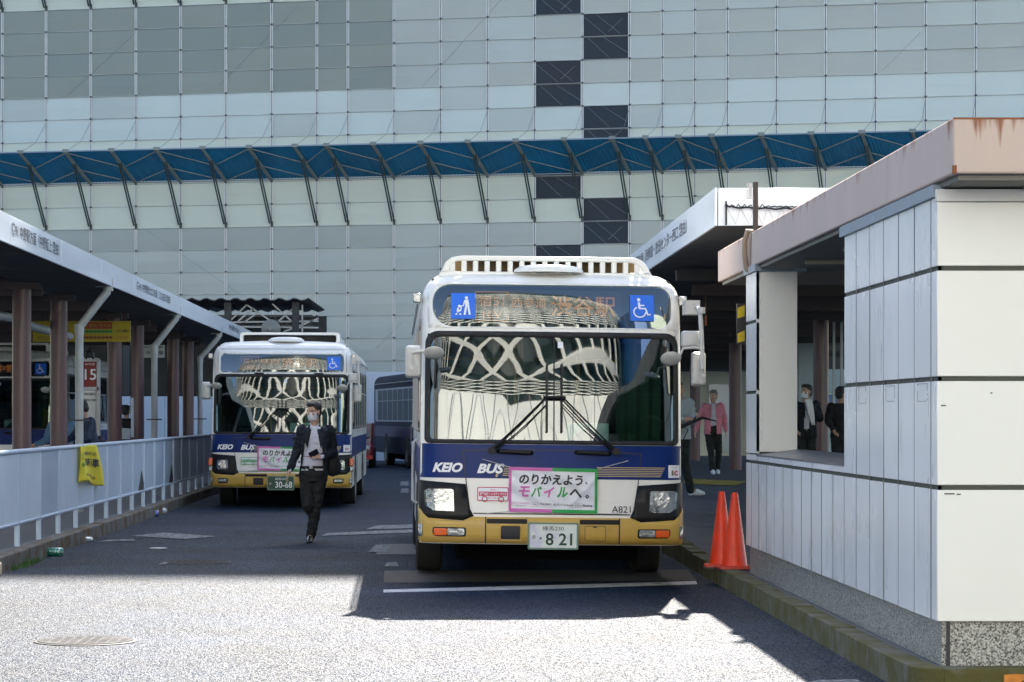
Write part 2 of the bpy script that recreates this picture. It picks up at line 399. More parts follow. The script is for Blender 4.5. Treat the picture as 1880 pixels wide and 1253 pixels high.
    # surround filling the opening around the sign glass
    big=[ (max(-1.125,min(1.125,(x)*1.06)), 2.675+(z-(s0[1]+s0[3])/2)*1.35) for x,z in so]
    fring('sign_surround',[(max(-1.2,min(1.2,x*1.04)),(2.455 if z<2.6 else 2.90) if abs(z-2.675)>.05 else z) for x,z in so],so,.003,WHITE,b,.03)
    sw=fpatch('sign_window',so,-.006,SGL,b,step=.1)
    # black box behind the sign glass with the lit lettering
    db=MB(); db.box((-1.15,.62,2.44),(1.15,.66,2.94)); db.box((-1.12,.34,2.425),(1.12,.66,2.445)); bx=obj('sign_box',db,LEDBG,b,local=True)
    ftp=.10
    zc=(s0[1]+s0[3])/2+ .0; hh=(s0[3]-s0[1])
    scr=fpatch('destination_display',rrect(-.80,zc-hh*.36,.66,zc+hh*.36,.01,2),-.03,LEDBG,b)
    def led(t,cx,cz,w,h,bold=0): return ftext('led_text',t,cx,cz,w,h,-.026,LEDM,scr,bold=bold)
    k=hh/.415
    led(dest[0],-.58,zc+.045*k,.24,.11*k); led('10V',-.57,zc-.09*k,.18,.07*k)
    v,f=[],[]
    for a,c in (((-.73,zc-.145*k),(-.42,zc-.145*k)),((-.42,zc-.145*k),(-.42,zc+.13*k)),((-.42,zc+.13*k),(-.73,zc+.13*k)),((-.73,zc+.13*k),(-.73,zc-.145*k))):
        a_,b_=stroke([a,c],.008); o=len(v); v+=a_; f+=[tuple(i+o for i in q_) for q_ in b_]
    me=mapped(v,f,-.026,0); me.materials.append(LEDM); o=bpy.data.objects.new('led_border',me); COL.objects.link(o); o.parent=scr
    led(dest[1],-.22,zc+.03*k,.33,.10*k); led(dest[2],.30,zc,.62,.20*k,.01)
    for kind,cx in ((('pram',-.85),) if pram else ())+(('chair',.86 if model=='A' else .92),):
        hs=.125 if model=='A' else .118; cz=zc+(-.01)
        s_=fpatch('accessibility_sign',rrect(cx-.115,cz-hs,cx+.115,cz+hs,.004,1),.008,SIGNB,b)
        v,f=icon(kind,cx,cz,hs*.88); me=mapped(v,f,.011,0); me.materials.append(SIGNW); o=bpy.data.objects.new('pictogram',me); COL.objects.link(o); o.parent=s_
    # roof pod
    if model=='A':
        mb=MB(); y0,y1=.62,4.2; Z0=2.96
        mb.prism([(-1.09,Z0),(-1.06,Z0+.055),(.97,Z0+.055),(1.0,Z0)],y0,y1)
        arch=[(-1.06,3.015),(-1.02,3.10),(-.96,3.15),(-.86,3.165),(.80,3.165),(.88,3.14),(.93,3.09),(.97,3.015)]
        inn=[(-.99,3.015),(-.96,3.07),(-.92,3.11),(-.86,3.118),(.78,3.118),(.84,3.10),(.88,3.06),(.90,3.015)]
        n=len(arch); vs=[(x,y0,z) for x,z in arch]+[(x,y0,z) for x,z in inn]+[(x,y0+.06,z) for x,z in arch]+[(x,y0+.06,z) for x,z in inn]
        fs=[(i,i+1,n+i+1,n+i) for i in range(n-1)]+[(2*n+i,3*n+i,3*n+i+1,2*n+i+1) for i in range(n-1)]+[(i,2*n+i,2*n+i+1,i+1) for i in range(n-1)]+[(n+i,n+i+1,3*n+i+1,3*n+i) for i in range(n-1)]
        mb.add(vs,fs)
        for i in range(17):
            x=-.95+i*.1117
            mb.box((x-.026,y0+.003,3.01),(x+.026,y0+.05,3.12))
        mb.prism([(x,z-.003) for x,z in arch[::-1]]+[],y0+.5,y1)
        mb.box((-.86,y0+.05,3.13),(.8,y0+.5,3.16))
        pod=obj('roof_pod',mb,WHITE,b,local=True,bevel=.01)
        mb=MB(); mb.box((-.93,y0+.2,3.0),(.88,y0+.25,3.125)); obj('pod_grille',mb,mat('bronze_filter',(.16,.10,.03),.6,var=.4,vs=6),pod,local=True)
        mb=MB()
        vs=[];n=24
        for r,h in ((1,.0),(.97,.03),(.8,.06),(.5,.075)):
            for t in range(n): a=2*math.pi*t/n; vs.append((-.02+.34*r*math.cos(a),.62+.18*r*math.sin(a),3.01+h))
        mb.add(vs,[(i*n+t,i*n+(t+1)%n,(i+1)*n+(t+1)%n,(i+1)*n+t) for i in range(3) for t in range(n)]+[tuple(3*n+t for t in range(n))])
        obj('roof_dome',mb,WHITE,b,local=True,smooth=True)
    else:
        mb=MB(); y0=.9
        mb.prism([(-.80,2.98),(-.78,3.12),(-.72,3.17),(-.4,3.19),(.9,3.18),(.98,3.14),(1.01,2.98)],y0+.25,y0+2.8)
        o_=rrect(-.80,2.97,1.01,3.185,.06,5); i2=rrect(-.74,3.0,.94,3.14,.04,5); n=len(o_)
        vs=[(x,y0,z) for x,z in o_]+[(x,y0,z) for x,z in i2]+[(x,y0+.25,z) for x,z in o_]+[(x,y0+.25,z) for x,z in i2]
        mb.add(vs,[(i,(i+1)%n,n+(i+1)%n,n+i) for i in range(n)]+[(i,2*n+i,2*n+(i+1)%n,(i+1)%n) for i in range(n)]+[(n+i,n+(i+1)%n,3*n+(i+1)%n,3*n+i) for i in range(n)])
        pod=obj('roof_pod',mb,WHITE,b,local=True,bevel=.01)
        mb=MB(); mb.box((-.74,y0+.2,3.0),(.94,y0+.235,3.15)); obj('pod_grille',mb,BLACKP,pod,local=True)
        mb=MB(); vs=[];n=24
        for r,h in ((1,.0),(.97,.035),(.8,.07),(.5,.085)):
            for t in range(n): a=2*math.pi*t/n; vs.append((.05+.33*r*math.cos(a),.72+.2*r*math.sin(a),3.01+h))
        mb.add(vs,[(i*n+t,i*n+(t+1)%n,(i+1)*n+(t+1)%n,(i+1)*n+t) for i in range(3) for t in range(n)]+[tuple(3*n+t for t in range(n))])
        obj('roof_dome',mb,WHITE,b,local=True,smooth=True)
        for x in (-.4,.66): fpatch('roof_vent',rrect(x-.08,2.425,x+.08,2.445,.004,1),.02,INK,b,thick=.01)
    for x in (-1.28,1.28):
        mb=MB(); mb.box((x-.05,.5,2.70),(x+.03,.6,2.79)); obj('clearance_lamp',mb,CLEARL,b,local=True,bevel=.01)
    # wipers
    def fp(x,z,o): return (x,yfront(x,z)-o,z)
    for sx,px0 in ((-1,-.575),(1,.60)):
        mb=MB(); tip=(-.055 if sx<0 else .085)
        mb.tube([fp(px0,1.30,.05),fp((px0+tip)/2,1.55,.09),fp(tip+sx*.01,1.80,.06)],.009,6)
        mb.tube([fp(px0+sx*-.05,1.30,.05),fp((px0+tip)/2-sx*.05,1.53,.09),fp(tip,1.74,.06)],.006,6)
        mb.lathe(fp(px0,1.295,.07),[(.035,0),(.035,.05)],12,axis='y')
        mb.tube([fp(px0,1.295,.04),fp(px0-sx*.12,1.40,.07)],.022,6)
        w=obj('wiper',mb,BLACKP,b,local=True)
        mb=MB(); mb.bar(fp(tip,1.47,.03),fp(tip,2.12 if model=='A' else 1.95,.03),.010,.02); obj('wiper_blade',mb,RUBBER,w,local=True)
    mb=MB(); mb.tube([fp(-.09,1.80,.07),fp(.12,1.80,.07)],.014,8); obj('wiper_link',mb,BLACKP,b,local=True)
    for a,c in ((-.513,-.195),(.225,.54)):
        mb=MB(); mb.tube([fp(a,1.285,.0),fp(a+.015,1.285,.045),fp(c-.015,1.275,.045),fp(c,1.275,.0)],.022,8); obj('grab_handle',mb,BLACKP,b,local=True,smooth=True)
    # mirrors
    def mirror(cx,cz,w,h,y,glassback=True,name='mirror'):
        r=rrect(cx-w/2,cz-h/2,cx+w/2,cz+h/2,min(w,h)*.22,5); mb=MB(); n=len(r)
        r2=[(cx+(x-cx)*.8,cz+(z-cz)*.86) for x,z in r]; r3=[(cx+(x-cx)*.5,cz+(z-cz)*.7) for x,z in r]
        vs=[(x,y+.05,z) for x,z in r]+[(x,y,z) for x,z in r]+[(x,y-.035,z) for x,z in r2]+[(x,y-.045,z) for x,z in r3]
        mb.add(vs,[tuple(range(n))]+[(i*n+t,i*n+(t+1)%n,(i+1)*n+(t+1)%n,(i+1)*n+t) for i in range(3) for t in range(n)]+[tuple(3*n+t for t in range(n))])
        m=obj(name,mb,MIRB,b,local=True,smooth=True,ang=35)
        mb=MB(); mb.add([(cx+(x-cx)*1.03,y+.012,cz+(z-cz)*1.02) for x,z in r]+[(cx+(x-cx)*1.03,y+.056,cz+(z-cz)*1.02) for x,z in r],[(t,(t+1)%n,n+(t+1)%n,n+t) for t in range(n)]); obj('mirror_rim',mb,BLACKP,m,local=True)
        return m
    m=mirror(-1.32,2.12,.155,.31,-.02)
    mb=MB(); mb.tube([(-1.32,-.10,2.06),(-1.34,-.10,2.20),(-1.26,-.08,2.215),(-1.20,.12,2.22)],.014,8); mb.lathe((-1.33,-.11,2.06),[(.025,0),(.02,.03)],10,axis='y'); obj('mirror_bracket',mb,MIRB,m,local=True,smooth=True)
    def roundm(cx,cz,y,tx,tz):
        mb=MB(); n=20; vs=[];
        rot=Matrix.Rotation(R(tx),3,'X')@Matrix.Rotation(R(tz),3,'Y')
        for r,h in ((.02,-.024),(.06,-.018),(.092,-.004),(.098,.008),(.09,.010)):
            for t in range(n): a=2*math.pi*t/n; p=rot@Vector((r*math.cos(a),h,r*math.sin(a))); vs.append(Vector((cx,y,cz))+p)
        mb.add(vs,[(i*n+t,i*n+(t+1)%n,(i+1)*n+(t+1)%n,(i+1)*n+t) for i in range(4) for t in range(n)]+[tuple(range(n))[::-1],tuple(4*n+t for t in range(n))])
        m=obj('round_mirror',mb,[MIRB],b,local=True,smooth=True,ang=60)
        return m
    rm=roundm(-1.13,2.20,-.10,55,15)
    mb=MB(); mb.tube([(-1.26,-.08,2.215),(-1.15,-.12,2.22)],.012,8); obj('mirror_stalk',mb,MIRB,rm,local=True)
    m1=mirror(1.285,2.36,.19,.16,-.05); m2=mirror(1.36,2.08,.135,.32,-.04)
    mb=MB(); mb.box((1.245,.10,2.60),(1.385,.34,2.735)); mb.tube([(1.355,.1,2.68),(1.365,-.08,2.62),(1.375,-.12,2.40),(1.385,-.12,2.08)],.022,8); mb.tube([(1.40,-.12,2.27),(1.30,-.14,2.28),(1.20,-.15,2.27),(1.17,-.14,2.20)],.013,8)
    mb.lathe((1.375,-.10,2.62),[(.035,-.02),(.035,.04)],10,axis='z'); mb.lathe((1.40,-.14,2.02),[(.02,0),(.02,.03)],10,axis='y'); mb.lathe((1.37,-.12,2.345),[(.02,0),(.02,.03)],10,axis='y')
    obj('mirror_arm',mb,MIRB,b,local=True,smooth=True)
    roundm(1.09,2.17,-.12,50,-32)
    # plate
    pw,ph,pz=.446,.225,.497; px=.008
    mb=MB(); mb.prism(rrect(px-pw/2,pz-ph/2,px+pw/2,pz+ph/2,.01,3),-.07,-.055); dark=plate[3]
    PB=mat('plate_green',(.01,.06,.035),.4) if dark else mat('plate_white',(.72,.78,.74),.4,col2=(.62,.62,.74),c2s=7,c2t=(.5,.6))
    PI=mat('plate_white_ink',(.85,.88,.85),.5) if dark else mat('plate_green_ink',(.005,.045,.02),.5)
    pl=obj('licence_plate',mb,PB,b,local=True,bevel=.003)
    mb=MB(); o1=rrect(px-pw/2-.014,pz-ph/2-.014,px+pw/2+.014,pz+ph/2+.014,.014,3); i1=rrect(px-pw/2+.002,pz-ph/2+.002,px+pw/2-.002,pz+ph/2-.002,.01,3); n=len(o1)
    mb.add([(x,-.075,z) for x,z in o1]+[(x,-.075,z) for x,z in i1]+[(x,-.055,z) for x,z in o1]+[(x,-.055,z) for x,z in i1],[(i,(i+1)%n,n+(i+1)%n,n+i) for i in range(n)]+[(i,2*n+i,2*n+(i+1)%n,(i+1)%n) for i in range(n)]); obj('plate_frame',mb,mat('plate_frame_green',(.12,.2,.16),.4,metal=.4),pl,local=True)
    flat_text('plate_text',plate[0],px+.0,-.0725,pz+.072,.20,.045,PI,pl); flat_text('plate_text',plate[1],px-.18,-.0725,pz-.01,.036,.036,PI,pl)
    flat_text('plate_text',plate[2],px+.055,-.0725,pz-.03,.25 if not dark else .30,.115,PI,pl,bold=.018)
    if not dark: flat_text('plate_text','・',px-.118,-.0725,pz-.022,.02,.02,PI,pl,bold=.02)
    # lettering
    if detail:
        o=.013
        LW=mat('lettering_white',(.92,.92,.92),.6,spec=.2); ftext('lettering','KEIO',-.987,1.128,.285,.092,o,LW,b,shear=.3,bold=.045); ftext('lettering','BUS',-.58,1.122,.26,.092,o,LW,b,shear=.3,bold=.045)
        v,f=stroke([(-.515,1.075),(-.53,1.045)],.02); me=mapped(v,f,o,0); me.materials.append(GOLD); q_=bpy.data.objects.new('emblem',me); COL.objects.link(q_); q_.parent=b
        if fleet: ftext('fleet_number',fleet,.655,.75,.18,.062,o,INK,b)
        mb=None; V2=[];F2=[]
        for i in range(6):
            z=1.143-i*.0165
            a_=[(.42,z-.0035),(1.07-i*.008,z-.0035),(1.072-i*.008,z+.0035),(.42,z+.0035)]; k0=len(V2); V2+=a_; F2.append((k0,k0+1,k0+2,k0+3))
            a_=[(-.45-i*.004,z-.0035),(-.40,z-.0035),(-.40,z+.0035),(-.448-i*.004,z+.0035)]; k0=len(V2); V2+=a_; F2.append((k0,k0+1,k0+2,k0+3))
        me=mapped(V2,F2,o,.1); me.materials.append(GOLD); q_=bpy.data.objects.new('pinstripes',me); COL.objects.link(q_); q_.parent=b
        st=fpatch('card_sticker',rrect(1.105,1.05,1.215,1.17,.003,1),.009,SIGNW,b)
        ftext('sticker_text','i',1.143,1.098,.014,.05,.012,mat('sticker_brown',(.25,.2,.12),.5),st,bold=.05); ftext('sticker_text','C',1.175,1.095,.038,.045,.012,REDI,st,bold=.07); ftext('sticker_text','PASMO',1.158,1.148,.07,.012,.012,mat('sticker_grey',(.4,.4,.42),.5),st)
        col=REDI if model=='A' else GREENI
        ns=fpatch('step_free_sticker',rrect(-.705,.815,-.41,.948,.015,3),.009,col,b)
        fpatch('sticker_field',rrect(-.697,.823,-.418,.940,.012,3),.0115,SIGNW,ns); fpatch('sticker_band',rrect(-.69,.862,-.425,.905,.004,1),.0135,col,ns)
        ftext('sticker_text','標準仕様ノンステップバス',-.557,.883,.25,.03,.0155,SIGNW,ns,bold=.02); ftext('sticker_text','認定',-.557,.922,.05,.014,.0135,col,ns)
        ftext('sticker_text','国土交通省',-.557,.845,.10,.014,.0135,col,ns)
        for x in (-.635,-.48):
            fring('sticker_wheel',disc_poly(x,.835,.028,16),disc_poly(x,.835,.019,16),.0155,col,ns,.001)
        # advertising banner tied across the bonnet
        bx0,bx1,bz0,bz1=-.41,.425,.715,1.135; tilt=-.012
        def bpnt(u,v,off=0): # u,v in 0..1 ; small creases in the cloth
            x=bx0+(bx1-bx0)*u; z=bz0+(bz1-bz0)*v+tilt*(u-.5)
            w=.004*math.sin(9*u+5*v)+.003*math.sin(17*(u+v))-.012*max(0,1-abs((u-.62)-.45*v)/.05)*.5
            return (x,yfront(x,z)-.035+w-off,z)
        def bgrid(u0,v0,u1,v1,off,nu=40,nv=24):
            mb=MB(); nu=max(2,int(nu*(u1-u0))+1); nv=max(2,int(nv*(v1-v0))+1)
            mb.add([bpnt(u0+(u1-u0)*i/nu,v0+(v1-v0)*j/nv,off) for j in range(nv+1) for i in range(nu+1)],[(j*(nu+1)+i,j*(nu+1)+i+1,(j+1)*(nu+1)+i+1,(j+1)*(nu+1)+i) for j in range(nv) for i in range(nu)]); return mb
        BW=mat('banner_vinyl',(.70,.71,.75),.35,coat=.3)
        bn=obj('banner',bgrid(0,0,1,1,0),BW,b,local=True,smooth=True,solid=.003)
        for (u0,v0,u1,v1,m_) in ((0,.0,.49,.075,PINKI),(0,.925,.49,1,PINKI),(0,.075,.03,.925,PINKI),(.49,0,1,.075,GREENI),(.49,.925,1,1,GREENI),(.97,.075,1,.925,GREENI)):
            obj('banner_border',bgrid(u0,v0,u1,v1,.008),m_,bn,local=True,smooth=True)
        def btext(t,u,v,w,h,m_,shear=.15,bold=.02,space=1):
            vs,fs=text2d(t,w,h,shear,bold,space=space); mb=MB(); mb.add([bpnt(u+x/(bx1-bx0),v+z/(bz1-bz0),.008) for x,z in vs],fs); obj('banner_text',mb,m_,bn,local=True)
        btext('のりかえよう',.475,.735,.60,.098,INK,.12,.035); btext('、',.875,.675,.022,.028,INK,0,.03)
        xs_=[(.175,'モ',PINKI),(.31,'バ',GREENI),(.455,'イ',PINKI),(.605,'ル',GREENI)]
        for u,t,m_ in xs_: btext(t,u,.46,.105,.100,m_,.2,.035)
        btext('へ',.755,.44,.12,.085,INK,.1,.035); btext('。',.885,.375,.035,.035,INK,0,.03)
        GRY=mat('banner_small_ink',(.12,.1,.12),.5)
        btext('モバイルPASMO',.14,.20,.16,.020,PINKI,0,.0); btext('for Android',.14,.145,.09,.011,GRY,0,0)
        btext('Pay',.295,.175,.035,.014,GRY,0,.02); btext('PASMO',.42,.185,.105,.022,mat('banner_grey_ink',(.3,.25,.3),.5),0,.02)
        btext('モバイルSuica',.615,.18,.19,.022,GRY,0,.02); btext('Pay',.79,.175,.035,.014,GRY,0,.02); btext('Suica',.89,.175,.09,.024,GRY,0,.03)
        for uc in (.295,.79):
            for (a,c) in (((-.035,.125),(.035,.125)),((-.035,.225),(.035,.225)),((-.035,.125),(-.035,.225)),((.035,.125),(.035,.225))):
                m2_=MB(); m2_.bar(bpnt(uc+a[0],a[1],.004),bpnt(uc+c[0],c[1],.004),.0025,.0015); obj('banner_badge_line',m2_,GRY,bn,local=True)
        mb=MB()
        for (u,v,x,z) in ((1,1,.72,1.21),(0,1,-.66,1.21),(1,.0,.66,.71),(0,.0,-.62,.70)):
            mb.tube([bpnt(u,v),(x,yfront(x,z)-.012,z)],.0035,5)
        obj('banner_cord',mb,mat('cord_grey',(.45,.45,.45),.6),bn,local=True)
    # sides: windows, pillars, door, wheels
    for sx in (-1,1):
        X=sx*1.247
        mb=MB(); mb.box((X,.62,1.45),(X+sx*.006,L-.4,2.55)); sg=obj('side_glazing',mb,mat('side_black_band',(.012,.013,.015),.15,coat=.6),b,local=True)
        y=.75; k=0
        while y<L-1.3:
            w=1.25; mb=MB(); mb.prism([(y+a*1.0,z) for a,z in rrect(.04,1.5,w-.04,2.5,.06,4)],X+sx*.007,X+sx*.012,plane='yz') if True else None
            wd=obj('side_window',mb,SIDEG,b,local=True)
            mb=MB(); mb.box((X+sx*.010,y+.04,2.12),(X+sx*.018,y+w-.04,2.15)); mb.box((X+sx*.010,y+w-.02,1.46),(X+sx*.022,y+w+.02,2.54)); obj('window_bar',mb,STEEL,wd,local=True)
            y+=w; k+=1
        mb=MB(); mb.tube([(X+sx*.01,1.0,2.72),(X+sx*.03,1.0,2.72),(X+sx*.03,L-.5,2.72)],.014,6); obj('drip_rail',mb,MIRB,b,local=True)
        for wy in (2.45,7.4):
            mb=MB(); mb.prism(disc_poly(wy,.47,.60,24,0,180),X-sx*.3,X+sx*.004,plane='yz'); obj('wheel_arch',mb,RUBBER,b,local=True)
            w=thing('wheel',None,None,(0,0,0),local=True); w.parent=b; 
            xo=sx*1.26
            mb=MB(); mb.lathe((xo,wy,.475),[(.30,-sx*.27),(.44,-sx*.27),(.47,-sx*.25),(.475,-sx*.13),(.47,-sx*.02),(.44,0),(.29,-sx*.01),(.29,-sx*.04)],40,axis='x'); obj('tyre',mb,TYRE,w,local=True,smooth=True)
            mb=MB(); mb.lathe((xo,wy,.475),[(.30,-sx*.06),(.29,-sx*.005),(.26,-sx*.02),(.18,-sx*.08),(.12,-sx*.06),(.11,-sx*.01),(.05,0)],32,axis='x'); obj('rim',mb,RIM,w,local=True,smooth=True)
        if sx<0:
            mb=MB(); mb.tube([(X-.02,1.1,.75),(X-.06,1.1,.78),(X-.06,1.1,1.35),(X-.02,1.1,1.38)],.016,8); obj('side_rail',mb,STEEL,b,local=True)
    # interior seen through the windscreen
    mb=MB(); mb.box((-1.19,.35,.43),(1.19,L-.2,.75)); mb.box((-1.15,.45,.75),(-.25,.85,1.34)); mb.box((-.25,.35,.75),(1.17,.60,1.30))
    mb.box((-1.2,.6,2.40),(1.2,L-.3,2.44)); mb.box((-1.19,L-.35,.75),(1.19,L-.3,2.42)); cab=obj('cabin',mb,INT,b,local=True)
    mb=MB(); mb.box((-.95,1.35,1.0),(-.45,1.75,1.12)); mb.box((-.93,1.72,1.1),(-.47,1.84,1.85)); mb.box((-.82,1.74,1.86),(-.58,1.82,2.05))
    obj('driver_seat',mb,SEAT,b,local=True,bevel=.04)
    mb=MB(); n=24; c0=Vector((-.70,.98,1.38)); rt=Matrix.Rotation(R(-25),3,'X')
    pts=[c0+rt@Vector((.24*math.cos(2*math.pi*t/n),.24*math.sin(2*math.pi*t/n),0)) for t in range(n+1)]; mb.tube(pts,.016,6,caps=False)
    for a in (90,210,330): mb.tube([c0,c0+rt@Vector((.24*math.cos(R(a)),.24*math.sin(R(a)),0))],.014,5)
    obj('steering_wheel',mb,BLACKP,b,local=True)
    mb=MB()
    for x in (-.28,.35,.95): mb.tube([(x,1.6,.75),(x,1.6,2.42)],.017,6)
    mb.tube([(-1,2.0,2.2),(1,2.0,2.2)],.015,6); obj('handrail',mb,mat('handrail_orange',(.5,.2,.05),.4),b,local=True)
    mb=MB(); mb.add([(x,1.2+.03*math.sin(i*2.2),z) for i,x in enumerate([.70+.04*k for k in range(12)]) for z in (1.15,2.35)],[(2*i,2*i+2,2*i+3,2*i+1) for i in range(11)]); obj('sun_curtain',mb,CURT,b,local=True,solid=.006)
    mb=MB(); mb.box((.15,.30,1.36),(.55,.31,1.56)); cd=obj('route_card',mb,SIGNW,b,local=True); mb=MB(); mb.prism([(.19,1.38),(.52,1.38),(.36,1.52),(.26,1.47)],.296,.299); obj('card_print',mb,NAVY,cd,local=True)
    return b
# ------------------------------------------------------------------ ground
def asphalt():
    m=bpy.data.materials.new('asphalt'); m.use_nodes=True; nt=m.node_tree; N=nt.nodes; L=nt.links; b=N['Principled BSDF']
    tc=N.new('ShaderNodeTexCoord')
    v=N.new('ShaderNodeTexVoronoi'); v.inputs['Scale'].default_value=115; mpv=N.new('ShaderNodeMapping'); mpv.inputs['Scale'].default_value=(1,.38,1); L.new(tc.outputs['Object'],mpv.inputs[0]); L.new(mpv.outputs[0],v.inputs[0])
    n1=N.new('ShaderNodeTexNoise'); n1.inputs['Scale'].default_value=.7; n1.inputs['Detail'].default_value=8; n1.inputs['Roughness'].default_value=.6; L.new(tc.outputs['Object'],n1.inputs[0])
    n2=N.new('ShaderNodeTexNoise'); n2.inputs['Scale'].default_value=45; n2.inputs['Detail'].default_value=4; L.new(tc.outputs['Object'],n2.inputs[0])
    cr=N.new('ShaderNodeValToRGB'); L.new(v.outputs['Color'],cr.inputs[0])
    cr.color_ramp.elements[0].position=.3; cr.color_ramp.elements[0].color=(.006,.012,.024,1); cr.color_ramp.elements[1].position=1.0; cr.color_ramp.elements[1].color=(.028,.060,.115,1)
    mr=N.new('ShaderNodeMapRange'); mr.inputs[1].default_value=.3; mr.inputs[2].default_value=.7; mr.inputs[3].default_value=.5; mr.inputs[4].default_value=1.5; L.new(n1.outputs[0],mr.inputs[0])
    sc=N.new('ShaderNodeVectorMath'); sc.operation='SCALE'; L.new(cr.outputs[0],sc.inputs[0]); L.new(mr.outputs[0],sc.inputs['Scale']); L.new(sc.outputs[0],b.inputs['Base Color'])
    b.inputs['Specular IOR Level'].default_value=ASP_SPEC
    sv=N.new('ShaderNodeSeparateXYZ'); L.new(v.outputs['Color'],sv.inputs[0]); sm=N.new('ShaderNodeMapRange'); sm.inputs[1].default_value=.25; sm.inputs[2].default_value=.9; sm.inputs[3].default_value=.04; sm.inputs[4].default_value=.42; L.new(sv.outputs[0],sm.inputs[0]); L.new(sm.outputs[0],b.inputs['Specular IOR Level'])
    rr=N.new('ShaderNodeMapRange'); rr.inputs[3].default_value=.48; rr.inputs[4].default_value=.75; L.new(n2.outputs[0],rr.inputs[0]); L.new(rr.outputs[0],b.inputs['Roughness'])
    mx=N.new('ShaderNodeMath'); mx.operation='MULTIPLY_ADD'; mx.inputs[1].default_value=.6; L.new(n2.outputs[0],mx.inputs[0]); L.new(v.outputs['Distance'],mx.inputs[2])
    bp=N.new('ShaderNodeBump'); bp.inputs['Strength'].default_value=.9; bp.inputs['Distance'].default_value=ASP_BUMP; L.new(mx.outputs[0],bp.inputs['Height']); L.new(bp.outputs[0],b.inputs['Normal'])
    return m
ASP_SPEC=.25; ASP_BUMP=.012
ASPH=asphalt()
mb=MB(); mb.add([(-250,-150,0),(250,-150,0),(250,300,0),(-250,300,0)],[(0,1,2,3)]); struct('road',mb,ASPH)
KERBM=mat('mossy_kerb_concrete',(.13,.125,.10),.9,var=.3,vs=6,bump=.8,bs=30,col2=(.085,.078,.02),c2s=4.5,c2t=(.36,.54))
KERBL=mat('kerb_concrete',(.13,.13,.12),.9,var=.35,vs=5,bump=.7,bs=30,col2=(.09,.055,.02),c2s=3,c2t=(.45,.6))
PAVE=mat('paving',(.14,.15,.165),.75,var=.35,vs=4,bump=.4,bs=25)
PAVD=mat('platform_paving',(.075,.085,.10),.6,var=.35,vs=3,bump=.3,bs=20)
def slabtop(mb,poly,z0,z1): mb.prism(poly,z0,z1,plane='xy')
# left pavement with kerb stones
mb=MB(); mb.box((-40,22,-.2),(-4.56,90,.165)); struct('pavement',mb,PAVE)
mb=MB(); y=24.7; 
while y<88:
    mb.box((-4.56,y,-.2),(-4.40+.006*random.random(),y+.994,.17+.008*random.random())); y+=1.0
struct('kerb',mb,KERBL,bevel=.015)
mb=MB(); mb.box((-4.75,24.1,.0),(-4.33,24.62,.14)); obj_=tag(obj('kerb_block',mb,mat('beige_concrete',(.42,.34,.24),.85,var=.2,vs=9,bump=.5,bs=30),bevel=.02),'beige concrete block at the near end of the left kerb','kerb block')
# right platform, kerb with rounded corner
mb=MB(); mb.box((2.95,14.0,-.2),(40,24.9,.16)); mb.add([(2.95,24.9,.16),(40,24.9,.16),(40,36,.42),(2.95,36,.42),(2.95,90,.42),(40,90,.42)],[(0,1,2,3),(3,2,5,4)]); mb.box((2.93,24.9,-.2),(2.96,90,.15))
struct('platform',mb,PAVD)
mb=MB(); y=14.25
mb.box((2.96,13.86,-.2),(3.55,14.02,.175)); x=3.555
while x<9: mb.box((x,13.86,-.2),(x+.594,14.02,.172)); x+=.6
pts=[(2.96,13.86)]+[(3.0-.2*math.sin(R(a)),14.06-.2*math.cos(R(a))) for a in range(15,91,15)]+[(2.80,14.25),(2.95,14.25),(2.96,14.02)]
mb.prism(pts,-.2,.174,plane='xy')
while y<70:
    z=.165+.012*random.random()+ (0 if y<25 else min(.25,(y-25)*.022)); mb.box((2.80-.005*random.random(),y+.003,-.2),(2.952,y+.597,z)); y+=.6
struct('kerb',mb,KERBM,bevel=.02)
# dirt gap along the plinth & orange paint remains on the kerb face
mb=MB(); 
for a,c,zz0,zz1 in ((3.3,3.62,.06,.15),(3.72,3.86,.09,.16)):
    n=9; vs=[(a+(c-a)*i/n,13.848-.0,zz1-.02*random.random()) for i in range(n+1)]+[(a+(c-a)*i/n,13.848,zz0+.05*random.random()) for i in range(n+1)]
    mb.add(vs,[(i,i+1,n+2+i,n+1+i) for i in range(n)])
struct('kerb_paint',mb,mat('orange_paint_worn',(.55,.2,.03),.8,var=.4,vs=14))
# markings
PAINT=mat('road_paint_worn',(.26,.28,.30),.7,var=.15,vs=12,col2=(.05,.065,.085),c2s=14,c2t=(.42,.52))
def quadG(name,pxs,m,z=.004,label=None):
    mb=MB(); mb.add([G(x,y,z) for x,y in pxs],[tuple(range(len(pxs)))]); return struct(name,mb,m)
quadG('stop_line',[(704,1088),(990,1082),(1280,1073),(1278,1067),(990,1075),(704,1083)],mat('stop_line_paint',(.62,.63,.63),.7,var=.12,vs=12,col2=(.12,.12,.125),c2s=6,c2t=(.55,.68)))
quadG('road_patch',[(704,1070),(1280,1066),(1262,1046),(706,1048)],mat('brown_patch',(.085,.075,.062),.8,var=.25,vs=6,bump=.4,bs=40))
quadG('road_patch',[(690,1018),(766,1018),(766,999),(700,999)],mat('grey_patch',(.10,.105,.11),.7,var=.25,vs=6,bump=.4,bs=40))
for pts in ([(676,1014),(712,1013),(716,1001),(690,1000)],[(706,1040),(732,1040),(728,1032),(710,1033)],[(672,972),(760,970),(760,963),(690,965)],[(735,905),(750,905),(750,897),(737,897)],[(734,892),(750,892),(750,884),(736,884)],[(305,1035),(290,1037),(300,1032),(320,1031)],[(180,995),(248,993),(246,990),(200,991)],[(1460,1262),(1600,1259),(1570,1247),(1500,1249)],[(590,984),(760,978),(760,972),(600,979)],[(240,984),(340,990),(400,985),(300,978)]):
    quadG('worn_marking',pts,PAINT,z=.009)
